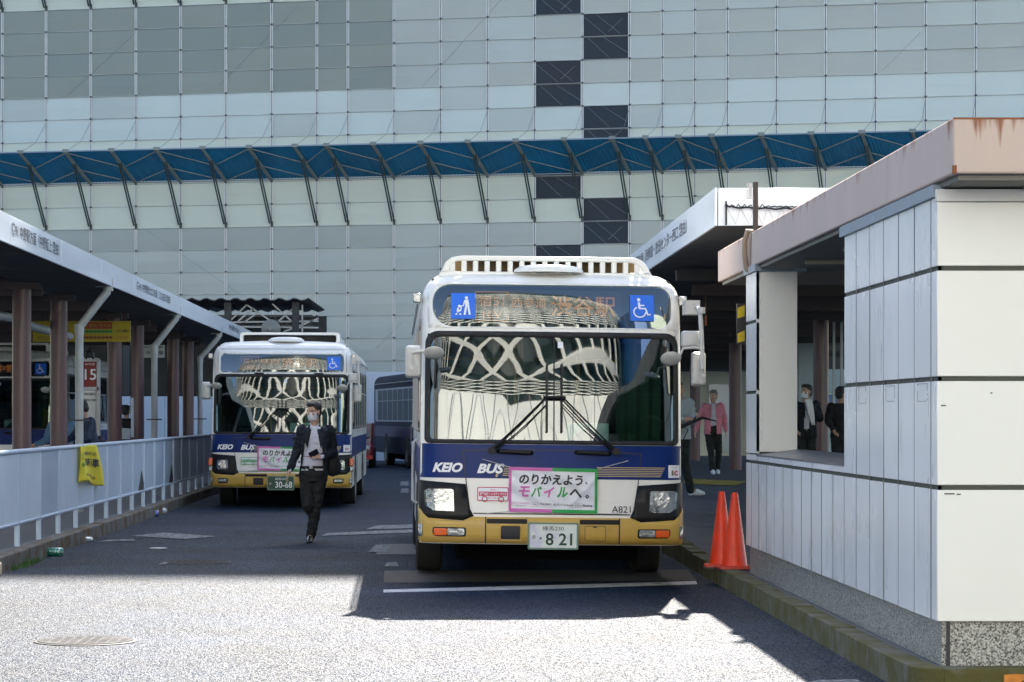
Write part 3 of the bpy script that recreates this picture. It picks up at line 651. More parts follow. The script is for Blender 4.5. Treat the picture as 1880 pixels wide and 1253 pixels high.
CAST=mat('cast_iron',(.05,.05,.055),.8,metal=.0,spec=.2,var=.3,vs=20,bump=.3,bs=80)
def manhole(px,py,label):
    c=G(px,py); t=thing('manhole_cover',label,'manhole cover',c,group='manhole covers in the road')
    mb=MB(); mb.lathe((0,0,0),[(.37,.0),(.37,.006),(.355,.008)],48); obj('frame_ring',mb,mat('cast_iron_dark',(.04,.04,.04),.5,metal=.5),t,local=True)
    mb=MB(); mb.lathe((0,0,0),[(.345,.006),(.345,.012)],48)
    for i in range(-4,5):
        for j in range(-4,5):
            if i*i+j*j<18: mb.box((i*.07-.024,j*.07-.012,.01),(i*.07+.024,j*.07+.012,.0135))
    obj('cover_plate',mb,CAST,t,local=True)
manhole(362,1033,'round iron manhole cover in the shaded road, the farther of the two'); manhole(157,1178,'round iron manhole cover in the sunlit road at the lower left')
# ------------------------------------------------------------------ scaffolded building
YAW=math.atan2(8,37.9); U=Vector((math.cos(YAW),-math.sin(YAW),0)); NO=Vector((-math.sin(YAW),-math.cos(YAW),0)); P0=Vector((-17.37,98.35,0))
def onwall(px,out=0):  # distance along the wall seen at pixel column px
    k=(px-VX)/F; # P0.x+s*U.x = k*(P0.y+s*U.y)
    return (k*P0.y-P0.x)/(U.x-k*U.y)
def W(s,z,out=0): return P0+U*s+NO*out+Vector((0,0,z))
colpx=[5,85.1,167,250,332,415,499,582,639,723.6,809,895,981.5,1069,1156,1216,1275.6,1335.5,1425.4,1515.4,1607,1699,1791]
cs=[onwall(p) for p in colpx]; d=cs[1]-cs[0]
cs=[cs[0]-d*3,cs[0]-d*2,cs[0]-d]+cs+[cs[-1]+1.85,cs[-1]+3.7,cs[-1]+5.55]
# rows: at x=5 row lines at y=20.4+40.4k ; z there
def zat(px,py):
    s=onwall(px); p=W(s,0); return CH-(py-HY)*p.y/F
dz=(zat(5,183.5)-zat(5,505))/8; zr0=zat(5,183.5)
rows=[zr0+dz*k for k in range(-13,12)]   # k=0 is the line at y=183 ; increasing upward
rows=[z for z in rows if z>2.6]
bld=thing('scaffolded_building','tall building wrapped in pale grey scaffold sheets with a blue projecting safety canopy','building',W(20,0))
def cladmat(name,c): return mat(name,c,.38,metal=.0,spec=.6,var=.07,vs=.25,bump=.12,bs=1.2,det=6)
CL=[cladmat('sheet_light',(0.62,0.67,0.615)),cladmat('sheet_grey',(0.475,0.485,0.435)),cladmat('sheet_dark',(0.279,0.300,0.252)),cladmat('sheet_cream',(0.66,0.68,0.56)),cladmat('sheet_mid',(0.385,0.400,0.360)),cladmat('sheet_bluegrey',(0.521,0.552,0.504)),cladmat('sheet_soft',(0.455,0.475,0.435)),cladmat('sheet_darker',(0.248,0.276,0.241))]
s723=onwall(723.6)
def kof(z): return round((z-zr0)/dz)
winA=(onwall(981.5),onwall(1069)); 
def py_to_k(py,px): return (zat(px,py)-zr0)/dz
WIN=[]  # (col left index, row index lower)
iA=min(range(len(cs)),key=lambda i:abs(cs[i]-winA[0])); iB=iA+1
for c,px,ys in ((iA,1025,[(0,22),(112,150),(152,192),(312,320),(322,362),(450,490)]),(iB,1113,[(22,62),(65,104),(193,233),(237,250),(362,402),(404,443)])):
    for y0,y1 in ys:
        k=int(math.floor(py_to_k((y0+y1)/2,px))); WIN.append((c,k))
WIN=sorted(set(WIN))
mb=MB()
for i in range(len(cs)-1):
    for z in rows[:-1]:
        k=kof(z); s=(cs[i]+cs[i+1])/2
        if (i,k) in WIN: continue
        if s<s723: 
            mi=2 if 0<=k<=3 else 3 if k>=4 else 0 if k>=-2 else 3 if k>=-6 else 4 if k==-7 else 6
            if mi==2 and random.random()<.5: mi=7
        else:
            mi=1 if k>=0 else 0 if k>=-2 else 3 if k>=-6 else 6
            if k>=0 and random.random()<.45: mi=5
            if k>=0 and random.random()<.2: mi=6
        if mi==0 and random.random()<.15: mi=5
        if mi==6 and random.random()<.3: mi=1
        g=.03; z0=z+.012; z1=z+dz-.012
        bul=.012
        a,b_=cs[i]+g,cs[i+1]-g; sm=(a+b_)/2; zm=(z0+z1)/2; j=lambda:random.uniform(-.006,.006)
        pts=[W(ss,zz,(bul if (ss==sm or zz==zm) else 0)+(bul if ss==sm and zz==zm else 0)+j()) for zz in (z0,zm,z1) for ss in (a,sm,b_)]
        mb.add(pts,[(0,1,4,3),(1,2,5,4),(3,4,7,6),(4,5,8,7)],mi)
me=mb.mesh('scaffold_sheets'); obj('scaffold_sheets',me,CL,bld)
# core wall behind the sheets, and an unseen upper block shaped to cast the road shadow
mb=MB(); s0,s1=cs[0]-8,cs[-1]+8; zt=rows[-1]+.5
for z0_,z1_,o0,o1 in ((0,zt,-.25,-14),):
    p=[W(s0,0,o0),W(s1,0,o0),W(s1,0,o1),W(s0,0,o1)]; mb.prism([(q.x,q.y) for q in p],z0_,z1_,plane='xy')
obj('core_wall',mb,mat('core_concrete',(.35,.36,.36),.8),bld)
mb=MB(); mb.box((-60,103.5,16),(60,118,60.6)); obj('unseen_upper_block',mb,mat('upper_wall',(.5,.52,.53),.7),bld)
WG=mat('dark_window_sheet',(.02,.033,.048),.5,spec=.3,var=.3,vs=.5)
WL=mat('window_brace_grey',(.35,.38,.43),.5)
for (i,k) in WIN:
    z=zr0+k*dz; mb=MB(); mb.add([W(cs[i]+.05,z+.04),W(cs[i+1]-.05,z+.04),W(cs[i+1]-.05,z+dz-.04),W(cs[i]+.05,z+dz-.04)],[(0,1,2,3)])
    w=obj('window',mb,WG,bld); mb=MB()
    for (a,b_,c,d_,r) in (((.12,.95,.58,.05,.026),(.45,.95,.97,.25,.010)) if (i+k)%3 else ((.05,.85,.5,.05,.010),(.30,.95,.8,.1,.007),(.55,.2,.85,.75,.006))):
        L_=cs[i+1]-cs[i]; mb.bar(W(cs[i]+a*L_,z+b_*dz,.01),W(cs[i]+c*L_,z+d_*dz,.01),r*1.6,.008)
    obj('brace',mb,WL,w)
TUBE=mat('scaffold_tube',(.70,.71,.70),.4,metal=.1,var=.1,vs=3)
mb=MB()
for s in cs:
    for o in (-.035,.035): mb.bar(W(s+o,rows[0],.03),W(s+o,rows[-1],.03),.022,.04)
obj('upright_tubes',mb,TUBE,bld)
mb=MB()
for z in rows: mb.bar(W(cs[0],z,.03),W(cs[-1],z,.03),.03,.018)
for s in cs[:]:
    pass
obj('ledger_tubes',mb,mat('scaffold_ledger',(.50,.52,.54),.5,var=.35,vs=.8,stretch=(1,1,1)),bld)
mb=MB()
for s in cs:
    for z in rows: mb.box(W(s,z)-Vector((.045,.1,.025)),W(s,z)+Vector((.045,.0,.035)))
obj('couplers',mb,mat('coupler_dark',(.10,.11,.13),.6),bld)['kind']='stuff'
for a,c in (((0,330,480),(380,130,180)),):
    pass
for (px0,py0,px1,py1) in ((920,0,775,160),(550,10,400,160),(250,60,120,180),(270,424,440,540),(690,640,740,590),(1690,60,1620,130),(1230,430,1215,420)):
    mb=MB(); sA,sB=onwall(px0),onwall(px1); mb.bar(W(sA,zat(px0,py0),.02),W(sB,zat(px1,py1),.02),.012); obj('cross_brace',mb,mat('cross_brace_grey',(.22,.25,.25),.6),bld)  # thin diagonal bars in one even dark grey
# projecting safety canopies
DG=mat('bracket_green_grey',(.045,.065,.06),.5,var=.2,vs=3); LG=mat('brace_grey',(.22,.25,.24),.5)
def blue_sheet():
    m=mat('blue_corrugated_sheet',(.006,.17,.36),.45,spec=.5,var=.25,vs=.5)
    nt=m.node_tree; N=nt.nodes; L=nt.links; b=N['Principled BSDF']
    return m
BLUE=blue_sheet()
T=.28; D=1.6; RISE=1.08
def canopy(zb,s_lo,s_hi,cname):
    def C(s,v): return W(s-T*D*v*1.0,zb+RISE*v,.06+D*v)
    mb=MB(); sA,sB=s_lo,s_hi; n=int((sB-sA)/.07); vs=[];fs=[]
    for i in range(n+1):
        s=sA+(sB-sA)*i/n; o=.012 if i%2 else -.012
        vs+= [C(s,0)+Vector((0,0,o)),C(s,1)+Vector((0,0,o))]
    fs=[(2*i,2*i+2,2*i+3,2*i+1) for i in range(n)]; mb.add(vs,fs)
    sh=obj('canopy_sheet',mb,BLUE,bld)
    mb=MB(); mb.bar(C(sA,1.005),C(sB,1.005),.06,.05); mb.bar(C(sA,0)+Vector((0,0,-.05)),C(sB,0)+Vector((0,0,-.05)),.05,.04); obj('canopy_edge',mb,mat('edge_grey_blue',(.25,.33,.42),.5),sh)
    k=0
    for i,s in enumerate(cs):
        if not (sA-.1<s<sB+.1): continue
        off=Vector((0,0,-.06)); br=MB()
        br.bar(C(s,-.02)+off,C(s,1.0)+off,.10,.09); br.box(C(s,1.02)-Vector((.12,.06,.07)),C(s,1.02)+Vector((.12,.06,.06)))
        root=obj('bracket',br,LG,bld)
        st=MB()
        for o in (-.045,.045):
            a=C(s,.68)+off+U*o; b_=W(s+o-.03,zb-1.78,.06); st.bar(a,b_,.045,.045)
        st.box(W(s,zb-1.9,.0)-Vector((.05,.08,0)),W(s,zb-1.9,.0)+Vector((.05,.08,.2)))
        obj('strut',st,DG,root)
        rp=MB(); top=W(s,zb+RISE+.45+dz*1.0,.05); a=C(s,1); mid=(a+top)/2-Vector((-.1,0,.18)); rp.tube([a,mid,top],.008,5); obj('stay_rope',rp,mat('stay_rope_grey',(.2,.22,.26),.7),root)
        if i+1<len(cs):
            t=cs[i+1]; zz=MB()
            for va,vb in (((1,.5),(.45,0)) if i%2 else ((.5,1),(0,.45))):
                zz.bar(C(s,va)+off,C(t,vb)+off,.04,.03)
            obj('zigzag_brace',zz,LG,root)
zb=zat(86,337)
canopy(zb,cs[0],cs[-1],'a'); canopy(zb+dz*10-.02,cs[0],cs[11],'b')
# ------------------------------------------------------------------ white hoarding and far background
HO=mat('hoarding_white',(.62,.67,.74),.5,var=.06,vs=.6)
mb=MB(); 
x=-16
while x<2.0:
    mb.box((x,88.6,0),(x+.895,88.66,3.25)); x+=.9
tag(obj('site_hoarding',mb,HO,bevel=.01),'white panelled site hoarding at the foot of the scaffolded building','hoarding')
# ------------------------------------------------------------------ canopies over the stands
FASC=mat('white_fascia',(.64,.69,.76),.45,metal=.35,spec=.6,var=.05,vs=1.2,stretch=(1,.3,3),coat=.3)
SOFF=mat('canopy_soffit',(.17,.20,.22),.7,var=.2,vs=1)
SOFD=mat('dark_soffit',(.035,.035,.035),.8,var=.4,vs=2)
BEAM=mat('beam_brown',(.10,.075,.07),.7,var=.25,vs=3)
PIPE=mat('pipe_pale',(.42,.44,.44),.45,var=.15,vs=5)
COLM=mat('column_maroon',(.13,.070,.070),.5,var=.14,vs=4,coat=.2,col2=(.09,.055,.055),c2s=12,c2t=(.64,.68))
def side_canopy(label,xf,x_in,y0,y1,zb,zt,seg,texts):
    t=thing('platform_canopy',label,'canopy',((xf+x_in)/2,y0,zb))
    sg=1 if x_in>xf else -1
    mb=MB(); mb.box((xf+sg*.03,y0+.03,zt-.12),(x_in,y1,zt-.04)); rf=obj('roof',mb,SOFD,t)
    y=y0; 
    while y<y1-.1:
        e=min(y+seg,y1); mb=MB(); mb.box((xf,y+.008,zb),(xf+sg*.03,e-.008,zt)); obj('fascia_panel',mb,FASC,t,bevel=.004); y=e
    # front end panels
    x=xf+sg*.036
    while abs(x-x_in)>.1:
        e=x+sg*min(1.6,abs(x_in-x)); mb=MB(); mb.box((x,y0,zb),(e-sg*.015,y0+.03,zt)); obj('end_panel',mb,FASC,t,bevel=.004); x=e
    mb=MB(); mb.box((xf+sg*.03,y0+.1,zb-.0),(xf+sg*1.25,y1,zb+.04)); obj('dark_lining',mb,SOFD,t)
    mb=MB(); mb.box((xf+sg*1.25,y0+.1,zb+.12),(x_in,y1,zb+.15))
    yy=y0+.5
    while yy<y1: mb.box((xf+sg*1.25,yy,zb+.105),(x_in,yy+.06,zb+.12)); yy+=.9
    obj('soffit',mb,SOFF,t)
    yy=y0+1
    while yy<y1:
        mb=MB(); mb.box((xf+sg*1.0,yy,zb-.16),(x_in,yy+.16,zb+.11)); obj('cross_beam',mb,BEAM,t); yy+=5.1
    for (ty,w,h,s_) in texts:
        vs,fs=text2d(s_,w,h,bold=.01); mb=MB(); zc=(zb+zt)/2+.02
        if xf>0: mb.add([(xf-.004,ty-x_,zc+z_) for x_,z_ in vs],fs)
        else: mb.add([(xf+.004,ty+x_,zc+z_) for x_,z_ in vs],fs)
        obj('fascia_text',mb,mat('fascia_ink',(.05,.06,.09),.5),t)
    return t
XL=-4.8
side_canopy('long white fascia canopy over the left bus stand',XL,-13,20,66,3.60,3.935,3.9,[(29.7,3.6,.17,'宿91 中野駅方面（中野坂上 経由）'),(42.5,5.2,.15,'宿45 中野駅北口方面（江古田 経由）'),(60,3,.12,'笹塚駅 経由')])
side_canopy('white canopy with wire along its end behind the grey kiosk roof',2.98,11,25.1,80,3.60,3.99,5.4,[(31.9,8.2,.17,'宿51 渋谷駅方面（西参道・放送センター西口 経由）')])
# tangle of wire on the end panel
cn=bpy.data.objects['platform_canopy.001']
mb=MB(); pts=[]
for i in range(90):
    t=i/89; pts.append((3.08+2.0*t,25.03+.02*math.sin(i*2.1),3.80-.03*t+.011*math.sin(i*2.3)*(1.8 if t<.2 else .5)))
mb.tube(pts,.007,4); pts=[(3.08+1.2*t_,25.02,3.79-.02*math.sin(t_*3.1)+.006*math.sin(t_*40)) for t_ in [k/40 for k in range(41)]]; mb.tube(pts,.009,4); mb.tube([(3.09,25.03,3.85),(3.09,25.03,3.60)],.01,4)
obj('wire_tangle',mb,mat('black_wire',(.02,.02,.02),.6),cn)
mb=MB(); x=3.1
for k in range(14): mb.tube([(x,25.06,3.79),(x+.09,25.04,3.61),(x+.14,25.06,3.78)],.0025,4); x+=.14
obj('bird_netting',mb,mat('net_grey',(.3,.3,.3),.8),cn)
# left columns
def column(x,y,z0,z1,label,group,r=.14):
    t=thing('column',label,'column',(x,y,z0),group=group)
    mb=MB(); mb.lathe((x,y,z0),[(r*1.0,0),(r,z1-z0)],28); obj('shaft',mb,COLM,t,smooth=True)
    mb=MB(); mb.box((x-.26,y-.16,z1-.0),(x+.26,y+.16,z1+.1)); obj('capital',mb,BEAM,t)
    return t
names=['nearest','second','third','fourth','fifth','sixth']
for n_,(px) in zip(names,(40,108,210.5,252,318,345.5)):
    Y=F*6.0/(VX-px); column(-6.0,Y,.16,3.50,f'{n_} maroon column from the left edge under the left canopy','maroon columns of the left canopy')
for i,(px,Y) in enumerate(((1350,54.5),(1507,44.4),(1276,66))):
    column((px-VX)*Y/F,Y,.42,3.55,['maroon column left of the white kiosk, in front of the storefront','maroon column seen through the kiosk opening','maroon column behind the front bus mirror and the person in the grey hoodie'][i],'maroon columns under the right canopy')
# downpipes
for k,(px,ptx,pyt) in enumerate(((137,200,532),(277,326,582),(364,403,617))):
    Yp=F*4.85/(VX-ptx); t=thing('downpipe',['nearest','middle','farthest'][k]+' of the three pale bent downpipes in front of the left columns','pipe',(-5.3,Yp,.16),group='downpipes of the left canopy')
    zt=CH-(pyt-HY)*Yp/F
    mb=MB(); mb.tube([(-5.3,Yp,.16),(-5.3,Yp,2.93),(-5.285,Yp,3.0),(-4.93,Yp,zt-.10),(-4.88,Yp,zt-.04),(-4.87,Yp,zt+.05)],.062,14); obj('pipe',mb,PIPE,t,smooth=True,ang=50)
    mb=MB(); mb.tube([(-5.3,Yp,2.88),(-5.3,Yp,3.02)],.072,14); obj('pipe_collar',mb,PIPE,t); mb=MB(); mb.box((-4.83,Yp-.03,zt-.02),(-4.79,Yp+.03,zt+.2)); mb.box((-5.05,Yp-.02,zt+.04),(-4.8,Yp+.02,zt+.06)); obj('gutter_clip',mb,STEEL,t); mb=MB(); mb.tube([(-5.3,Yp,1.55),(-5.3,Yp,1.575)],.075,14); mb.box((-5.45,Yp-.01,1.55),(-5.15,Yp+.01,1.575)); obj('pipe_bracket',mb,DSTEEL,t)
# ------------------------------------------------------------------ left railing
FW=mat('railing_white_blue',(.52,.60,.70),.42,var=.06,vs=2,col2=(.20,.19,.17),c2s=3.5,c2t=(.68,.76))
FW2=mat('railing_sheet',(.51,.59,.69),.42,var=.05,vs=2)
STN=mat('soot_stain',(.04,.04,.035),.8,var=.3,vs=10)
fe=thing('railing','long white railing of upright bars and sheet panels along the left kerb','railing',(-4.6,24,.16))
posts=[27.1+1.5*k-3.0 for k in range(26)]; XF=-4.6
for k,y in enumerate(posts):
    mb=MB(); mb.tube([(XF,y,.15),(XF,y,1.20)],.032,10); obj('post',mb,FW,fe,smooth=True)
    if k==len(posts)-1: break
    y2=posts[k+1]; mb=MB()
    if k in (3,) or k>=6:
        n=15
        for j in range(n): 
            a=y+.04+(y2-y-.08)*j/n; b_=y+.04+(y2-y-.08)*(j+.82)/n; o=.006
            mb.add([(XF+.01,a,.43),(XF+.01,b_,.43),(XF+.01,b_,1.2),(XF+.01,a,1.2)],[(0,1,2,3)]); mb.add([(XF+.01-.012,b_,.43),(XF+.01-.012,a+(y2-y-.08)/n,.43),(XF-.002,a+(y2-y-.08)/n,1.2),(XF-.002,b_,1.2)],[(0,1,2,3)])
        mb.box((XF-.012,y+.03,.42),(XF-.004,y2-.03,1.2)); obj('sheet_panel',mb,FW2,fe)
    else:
        j=y+.08
        while j<y2-.05: mb.tube([(XF,j,.42),(XF,j,1.2)],.016,6,caps=False); j+=.075
        obj('bar_panel',mb,FW,fe)
mb=MB(); mb.tube([(XF,posts[0],1.225),(XF,posts[-1],1.225)],.03,10); obj('top_rail',mb,FW,fe,smooth=True)
mb=MB(); mb.tube([(XF,posts[0],.42),(XF,posts[-1],.42)],.025,10); obj('bottom_rail',mb,FW,fe,smooth=True)
for Y0 in (38.8,43.3,53.4,57.8):
    mb=MB(); n=10; pr=[(-.28,.0),(-.2,.12),(-.12,.22),(-.05,.36),(0,.42),(.06,.33),(.12,.2),(.22,.1),(.3,0)]
    mb.add([(XF+.016,Y0+a*1.6,.43+b_*.8) for a,b_ in pr],[tuple(range(len(pr)))]); obj('soot_mark',mb,STN,fe)
# yellow banner on the rail
yb=thing('yellow_banner','crumpled yellow cloth banner with black lettering tied to the left railing','banner',(-4.53,31.5,.7))
mb=MB(); n=24; vs=[]
y0_,y1_=31.5,33.1
def bp(u,v): 
    return (XF+.05+.03*math.sin(u*7+v*2)+.04*(1-v)*abs(math.sin(u*4)), y0_+(y1_-y0_)*u*(1+.35*(1-v)*u), 1.235-.47*(1-v)+.03*math.sin(u*5)*(1-v)-.08*u*(1-v))
for j in range(n+1):
    for i in range(n+1): vs.append(bp(i/n,j/n))
mb.add(vs,[(j*(n+1)+i,j*(n+1)+i+1,(j+1)*(n+1)+i+1,(j+1)*(n+1)+i) for j in range(n) for i in range(n)])
obj('cloth',mb,mat('yellow_cloth',(.75,.62,.02),.6,var=.12,vs=6),yb,smooth=True,solid=.004)
def bt(t,u,v,w,h,m_):
    vs,fs=text2d(t,w,h,.1,.03); mb=MB(); mb.add([(lambda p:(p[0]+.012,p[1],p[2]))(bp(u+x,v+z)) for x,z in vs],fs); obj('banner_lettering',mb,m_,yb)
bt('自転車',.60,.55,.62,.22,INK); bt('放置禁止',.55,.78,.6,.1,mat('banner_olive_ink',(.2,.2,.03),.6)); bt('ください',.5,.18,.6,.1,INK); bt('X',.10,.70,.10,.14,GREENI); bt('中',.13,.48,.17,.14,GREENI)
# ------------------------------------------------------------------ signs under the left canopy
YS=mat('route_board_yellow',(.46,.34,.02),.6); RS=mat('route_board_red',(.34,.06,.03),.6)
t=thing('route_board','long yellow and red route board hanging among the left columns','sign',(-6.3,44.6,3.2))
mb=MB(); mb.box(P(60,628,44.6),P(240,590,44.64)); obj('panel',mb,YS,t,bevel=.005)
mb=MB(); a,b_=P(142,604,44.59),P(206,592,44.60); mb.box(a,b_)
obj('header_strip',mb,RS,t)
def sgn(s_,px,py,wp,hp,Y,m_,par,nm='sign_text'):
    s=F/Y; c=P(px,py,Y); vs,fs=text2d(s_,wp/s,hp/s,bold=.01); mb=MB(); mb.add([(c.x+x,c.y,c.z+z) for x,z in vs],fs); return obj(nm,mb,m_,par)
sgn('渋谷 新宿 代々木',175,598,58,6,44.58,YS,t); 
for k in range(9):
    c=P(146+k*7.2,609,44.585); mb=MB(); mb.prism(disc_poly(c.x,c.z,.035,12),44.585,44.595); obj('stop_dot',mb,mat('board_green',(.05,.35,.06),.5),t)
    c=P(146+k*7.2,620,44.585); mb=MB(); mb.prism(disc_poly(c.x,c.z,.032,12),44.585,44.595); obj('stop_dot',mb,mat('board_brown',(.35,.10,.03),.5),t)
mb=MB(); mb.bar(P(142,609,44.59),P(205,609,44.59),.015); mb.bar(P(142,620,44.59),P(205,620,44.59),.012); obj('route_line',mb,INK,t)
sgn('放送センター西口',80,610,26,5,44.58,INK,t); sgn('京王バス',80,620,22,4,44.58,INK,t); sgn('のりば案内',225,608,22,6,44.58,INK,t); sgn('1234',225,620,20,5,44.58,mat('board_brown',(.35,.10,.03),.5),t)
mb=MB(); mb.tube([P(82,590,44.6),P(82,552,44.6)],.02,6); obj('hanger',mb,DSTEEL,t); mb=MB(); mb.tube([P(222,590,44.6),P(222,560,44.6)],.02,6); obj('hanger',mb,DSTEEL,t)
t=thing('stop_pillar','silver framed stop pillar with a red square reading 15 beside the near downpipe','sign',P(165,880,42.0)*1)
YY=42.0
ORIG[t.name]=Vector(t.location)
mb=MB()
for a,c in (((149,800),(149,660)),((181,800),(181,660)),((149,661),(181,661)),((149,714),(181,714))): mb.bar(P(*a,YY),P(*c,YY),.045,.06)
mb.bar(P(149,800,YY),P(149,870,YY),.045,.06); mb.bar(P(181,800,YY),P(181,870,YY),.045,.06)
obj('frame',mb,STEEL,t)
mb=MB(); mb.box(P(151,712,YY),P(179,663,YY+.03)); obj('number_panel',mb,mat('number_red',(.22,.02,.02),.5),t); sgn('15',166,688,21,20,YY-.012,SIGNW,t); sgn('のりば',165,669,18,4,YY-.012,SIGNW,t)
mb=MB(); mb.box(P(151,800,YY),P(179,716,YY+.03)); obj('timetable_panel',mb,mat('panel_glass_grey',(.33,.38,.38),.25,coat=.5,var=.2,vs=5),t)
sgn('運行案内',165,724,20,5,YY-.012,INK,t); sgn('中野駅 練馬駅',165,735,22,4,YY-.012,INK,t)
mb=MB(); mb.tube([P(158,660,YY),P(160,648,YY),P(165,645,YY),P(169,648,YY),P(172,660,YY)],.03,8); mb.tube([P(165,645,YY),P(165,638,YY)],.02,6); obj('loudspeaker',mb,BLACKP,t)
t=thing('station_sign','small white hanging sign with three black characters behind the second downpipe','sign',P(285,656,52))
mb=MB(); mb.box(P(240,657,52),P(302,634,52.04)); obj('panel',mb,mat('sign_offwhite',(.50,.52,.48),.6),t); sgn('中 野 駅',285,648,32,7,51.98,INK,t); sgn('新宿西口・中野坂上',285,638,40,3,51.98,INK,t)
mb=MB(); mb.tube([P(246,634,52),P(246,600,52)],.015,5); obj('hanger',mb,DSTEEL,t); mb=MB(); mb.tube([P(298,634,52),P(298,600,52)],.015,5); obj('hanger',mb,DSTEEL,t)
# white wall panel stand near column
tag(obj('white_panel_post',MB().box(P(240.5,803,47),P(246,731,47.1)),mat('post_white',(.62,.66,.70),.5)),'slim white post beside the fourth maroon column','post')
# low white wall behind the left platform
mb=MB(); x=-16.0
while x<-6.5: mb.box((x,70,0),(x+1.39,70.1,2.2)); x+=1.4
tag(obj('low_wall',mb,mat('wall_pale_blue',(.50,.58,.68),.5,var=.05,vs=1),bevel=.01),'low pale wall behind the left platform columns','wall')
# dark shelter with truss roof behind bus two
t=thing('truss_shelter','dark corrugated truss roof shelter with steel struts behind the left bus','shelter',(-9,74,0))
mb=MB(); vs=[];n=150
for i in range(n+1):
    x=-20+16.5*i/n*1.0; zz=5.12+.04*math.sin(i*1.6); vs+=[(x,71,zz-.05),(x,82,zz+.1)]
mb.add(vs,[(2*i,2*i+2,2*i+3,2*i+1) for i in range(n)]); obj('roof',mb,mat('roof_rust_dark',(.06,.055,.055),.8,var=.3,vs=2),t,solid=.03)
mb=MB()
for (a,c) in (((453,560),(420,592)),((466,566),(437,590)),((474,574),(448,592)),((453,560),(498,590)),((500,558),(546,600)),((546,560),(500,600)),((420,592),(585,590)),((400,600),(585,602)),((555,560),(555,610)),((585,585),(520,610))):
    mb.bar(P(*a,71.5),P(*c,71.5),.045)
obj('truss',mb,mat('truss_steel',(.35,.37,.38),.5,metal=.3),t)
mb=MB()
for x in (-18,-15,-12,-9,-6,-4.0): mb.box((x,71.4,0),(x+.2,71.6,5.0))
mb.box((-20,79,2.2),(-3.3,79.2,4.9)); obj('back_wall',mb,mat('shelter_dark',(.025,.03,.035),.6,var=.3,vs=1),t)
mb=MB(); 
for z in (4.6,4.3): mb.bar((-20,71.6,z),(-3.4,71.6,z),.06)
for i in range(24): mb.bar((-20+i*.7,71.6,4.6),(-19.65+i*.7,71.6,4.3),.03); mb.bar((-19.65+i*.7,71.6,4.3),(-19.3+i*.7,71.6,4.6),.03)
obj('lattice_girder',mb,DSTEEL,t)
mb=MB(); mb.lathe(P(497,604,71.0),[(.05,-.15),(.22,-.05),(.28,.0),(.28,.2),(.1,.25)],20,axis='y'); obj('floodlight',mb,mat('lamp_grey',(.2,.2,.18),.4),t)
# pipes and ducts beneath the left canopy
t=thing('ceiling_duct','pale pipe slung under the left canopy beyond the nearest column','pipe',(-7,40,3))
mb=MB(); mb.tube([P(-30,575,37),P(30,585,38),P(60,600,40),P(128,618,42)],.07,10); obj('duct',mb,PIPE,t,smooth=True)
t=thing('ceiling_light','slim fluorescent fitting beneath the left canopy','light',P(155,570,50)); mb=MB(); mb.box(P(132,572,50),P(200,568,50.1)); obj('fitting',mb,mat('fitting_white',(.6,.62,.6),.5),t)
# ------------------------------------------------------------------ kiosk
XK=2.97; YK=14.1
KP=mat('kiosk_panel_metal',(.84,.83,.80),.28,spec=.5,metal=.0,var=.04,vs=1.2,stretch=(1,1,.35),col2=(.60,.60,.56),c2s=3,c2t=(.60,.80))
KC=mat('kiosk_cream_enamel',(.81,.80,.75),.42,var=.02,vs=1.5,col2=(.66,.63,.55),c2s=1.8,c2t=(.62,.85),stretch=(1,1,.5))
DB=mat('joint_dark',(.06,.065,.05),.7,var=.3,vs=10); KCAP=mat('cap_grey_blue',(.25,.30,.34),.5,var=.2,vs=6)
GRN=None
def granite():
    m=bpy.data.materials.new('granite_plinth'); m.use_nodes=True; nt=m.node_tree; N=nt.nodes; L=nt.links; b=N['Principled BSDF']
    tc=N.new('ShaderNodeTexCoord'); v=N.new('ShaderNodeTexVoronoi'); v.inputs['Scale'].default_value=110; L.new(tc.outputs['Object'],v.inputs[0])
    cr=N.new('ShaderNodeValToRGB'); L.new(v.outputs['Color'],cr.inputs[0]); e=cr.color_ramp.elements; e[0].position=.2; e[0].color=(.05,.05,.048,1); e[1].position=.8; e[1].color=(.48,.47,.43,1)
    L.new(cr.outputs[0],b.inputs['Base Color']); b.inputs['Roughness'].default_value=.45; return m
GR=granite()
k=thing('kiosk','white panelled kiosk with a side opening under a projecting concrete roof','kiosk',(XK,YK,.16))
Z0,ZB3,ZB2,ZB1,ZT=.424,1.205,1.84,2.484,2.90; J=.028
us=[1381.6,1395,1409.2,1423.9,1439.6,1456.2,1473.2,1491.4,1510.2,1531.2,1551.9,1573.9,1598.6,1624,1651.3,1680.5,1711]
SY=[F*XK/(u-VX-2) for u in us][::-1]   # seam depths, nearest first
YE=22.55; YW=17.25; YP_=21.85
SY=[YK+.0]+[y for y in SY if YK+.1<y<YE-.1]+[YE]
def side_panels(y0,y1,z0,z1,part):
    for a,b_ in zip(SY,SY[1:]):
        a2,b2=max(a,y0),min(b_,y1)
        if b2-a2<.03: continue
        mb=MB(); j=random.uniform(-.0015,.0015); mb.box((XK+j,a2+.006,z0),(XK+.03,b2-.006,z1)); obj('side_panel',mb,KP,part,bevel=.003)
side_panels(YK+.002,YE,Z0,ZB3-J/2,k)
side_panels(YK+.002,YW,ZB3+J/2,ZB2-J/2,k); side_panels(YK+.002,YW,ZB2+J/2,ZB1-J/2,k); side_panels(YK+.002,YW,ZB1+J/2,ZT,k)
mb=MB(); mb.box((XK+.002,YW,ZB3+J/2),(XK+.03,YE,1.272)); obj('sill_front',mb,KP,k,bevel=.003)
for z0,z1 in ((1.285,ZB2-J/2),(ZB2+J/2,ZB1-J/2),(ZB1+J/2,ZT+.03)):
    mb=MB(); mb.box((XK,YP_,z0),(XK+.03,YE,z1)); obj('pillar_side_panel',mb,KP,k,bevel=.003)
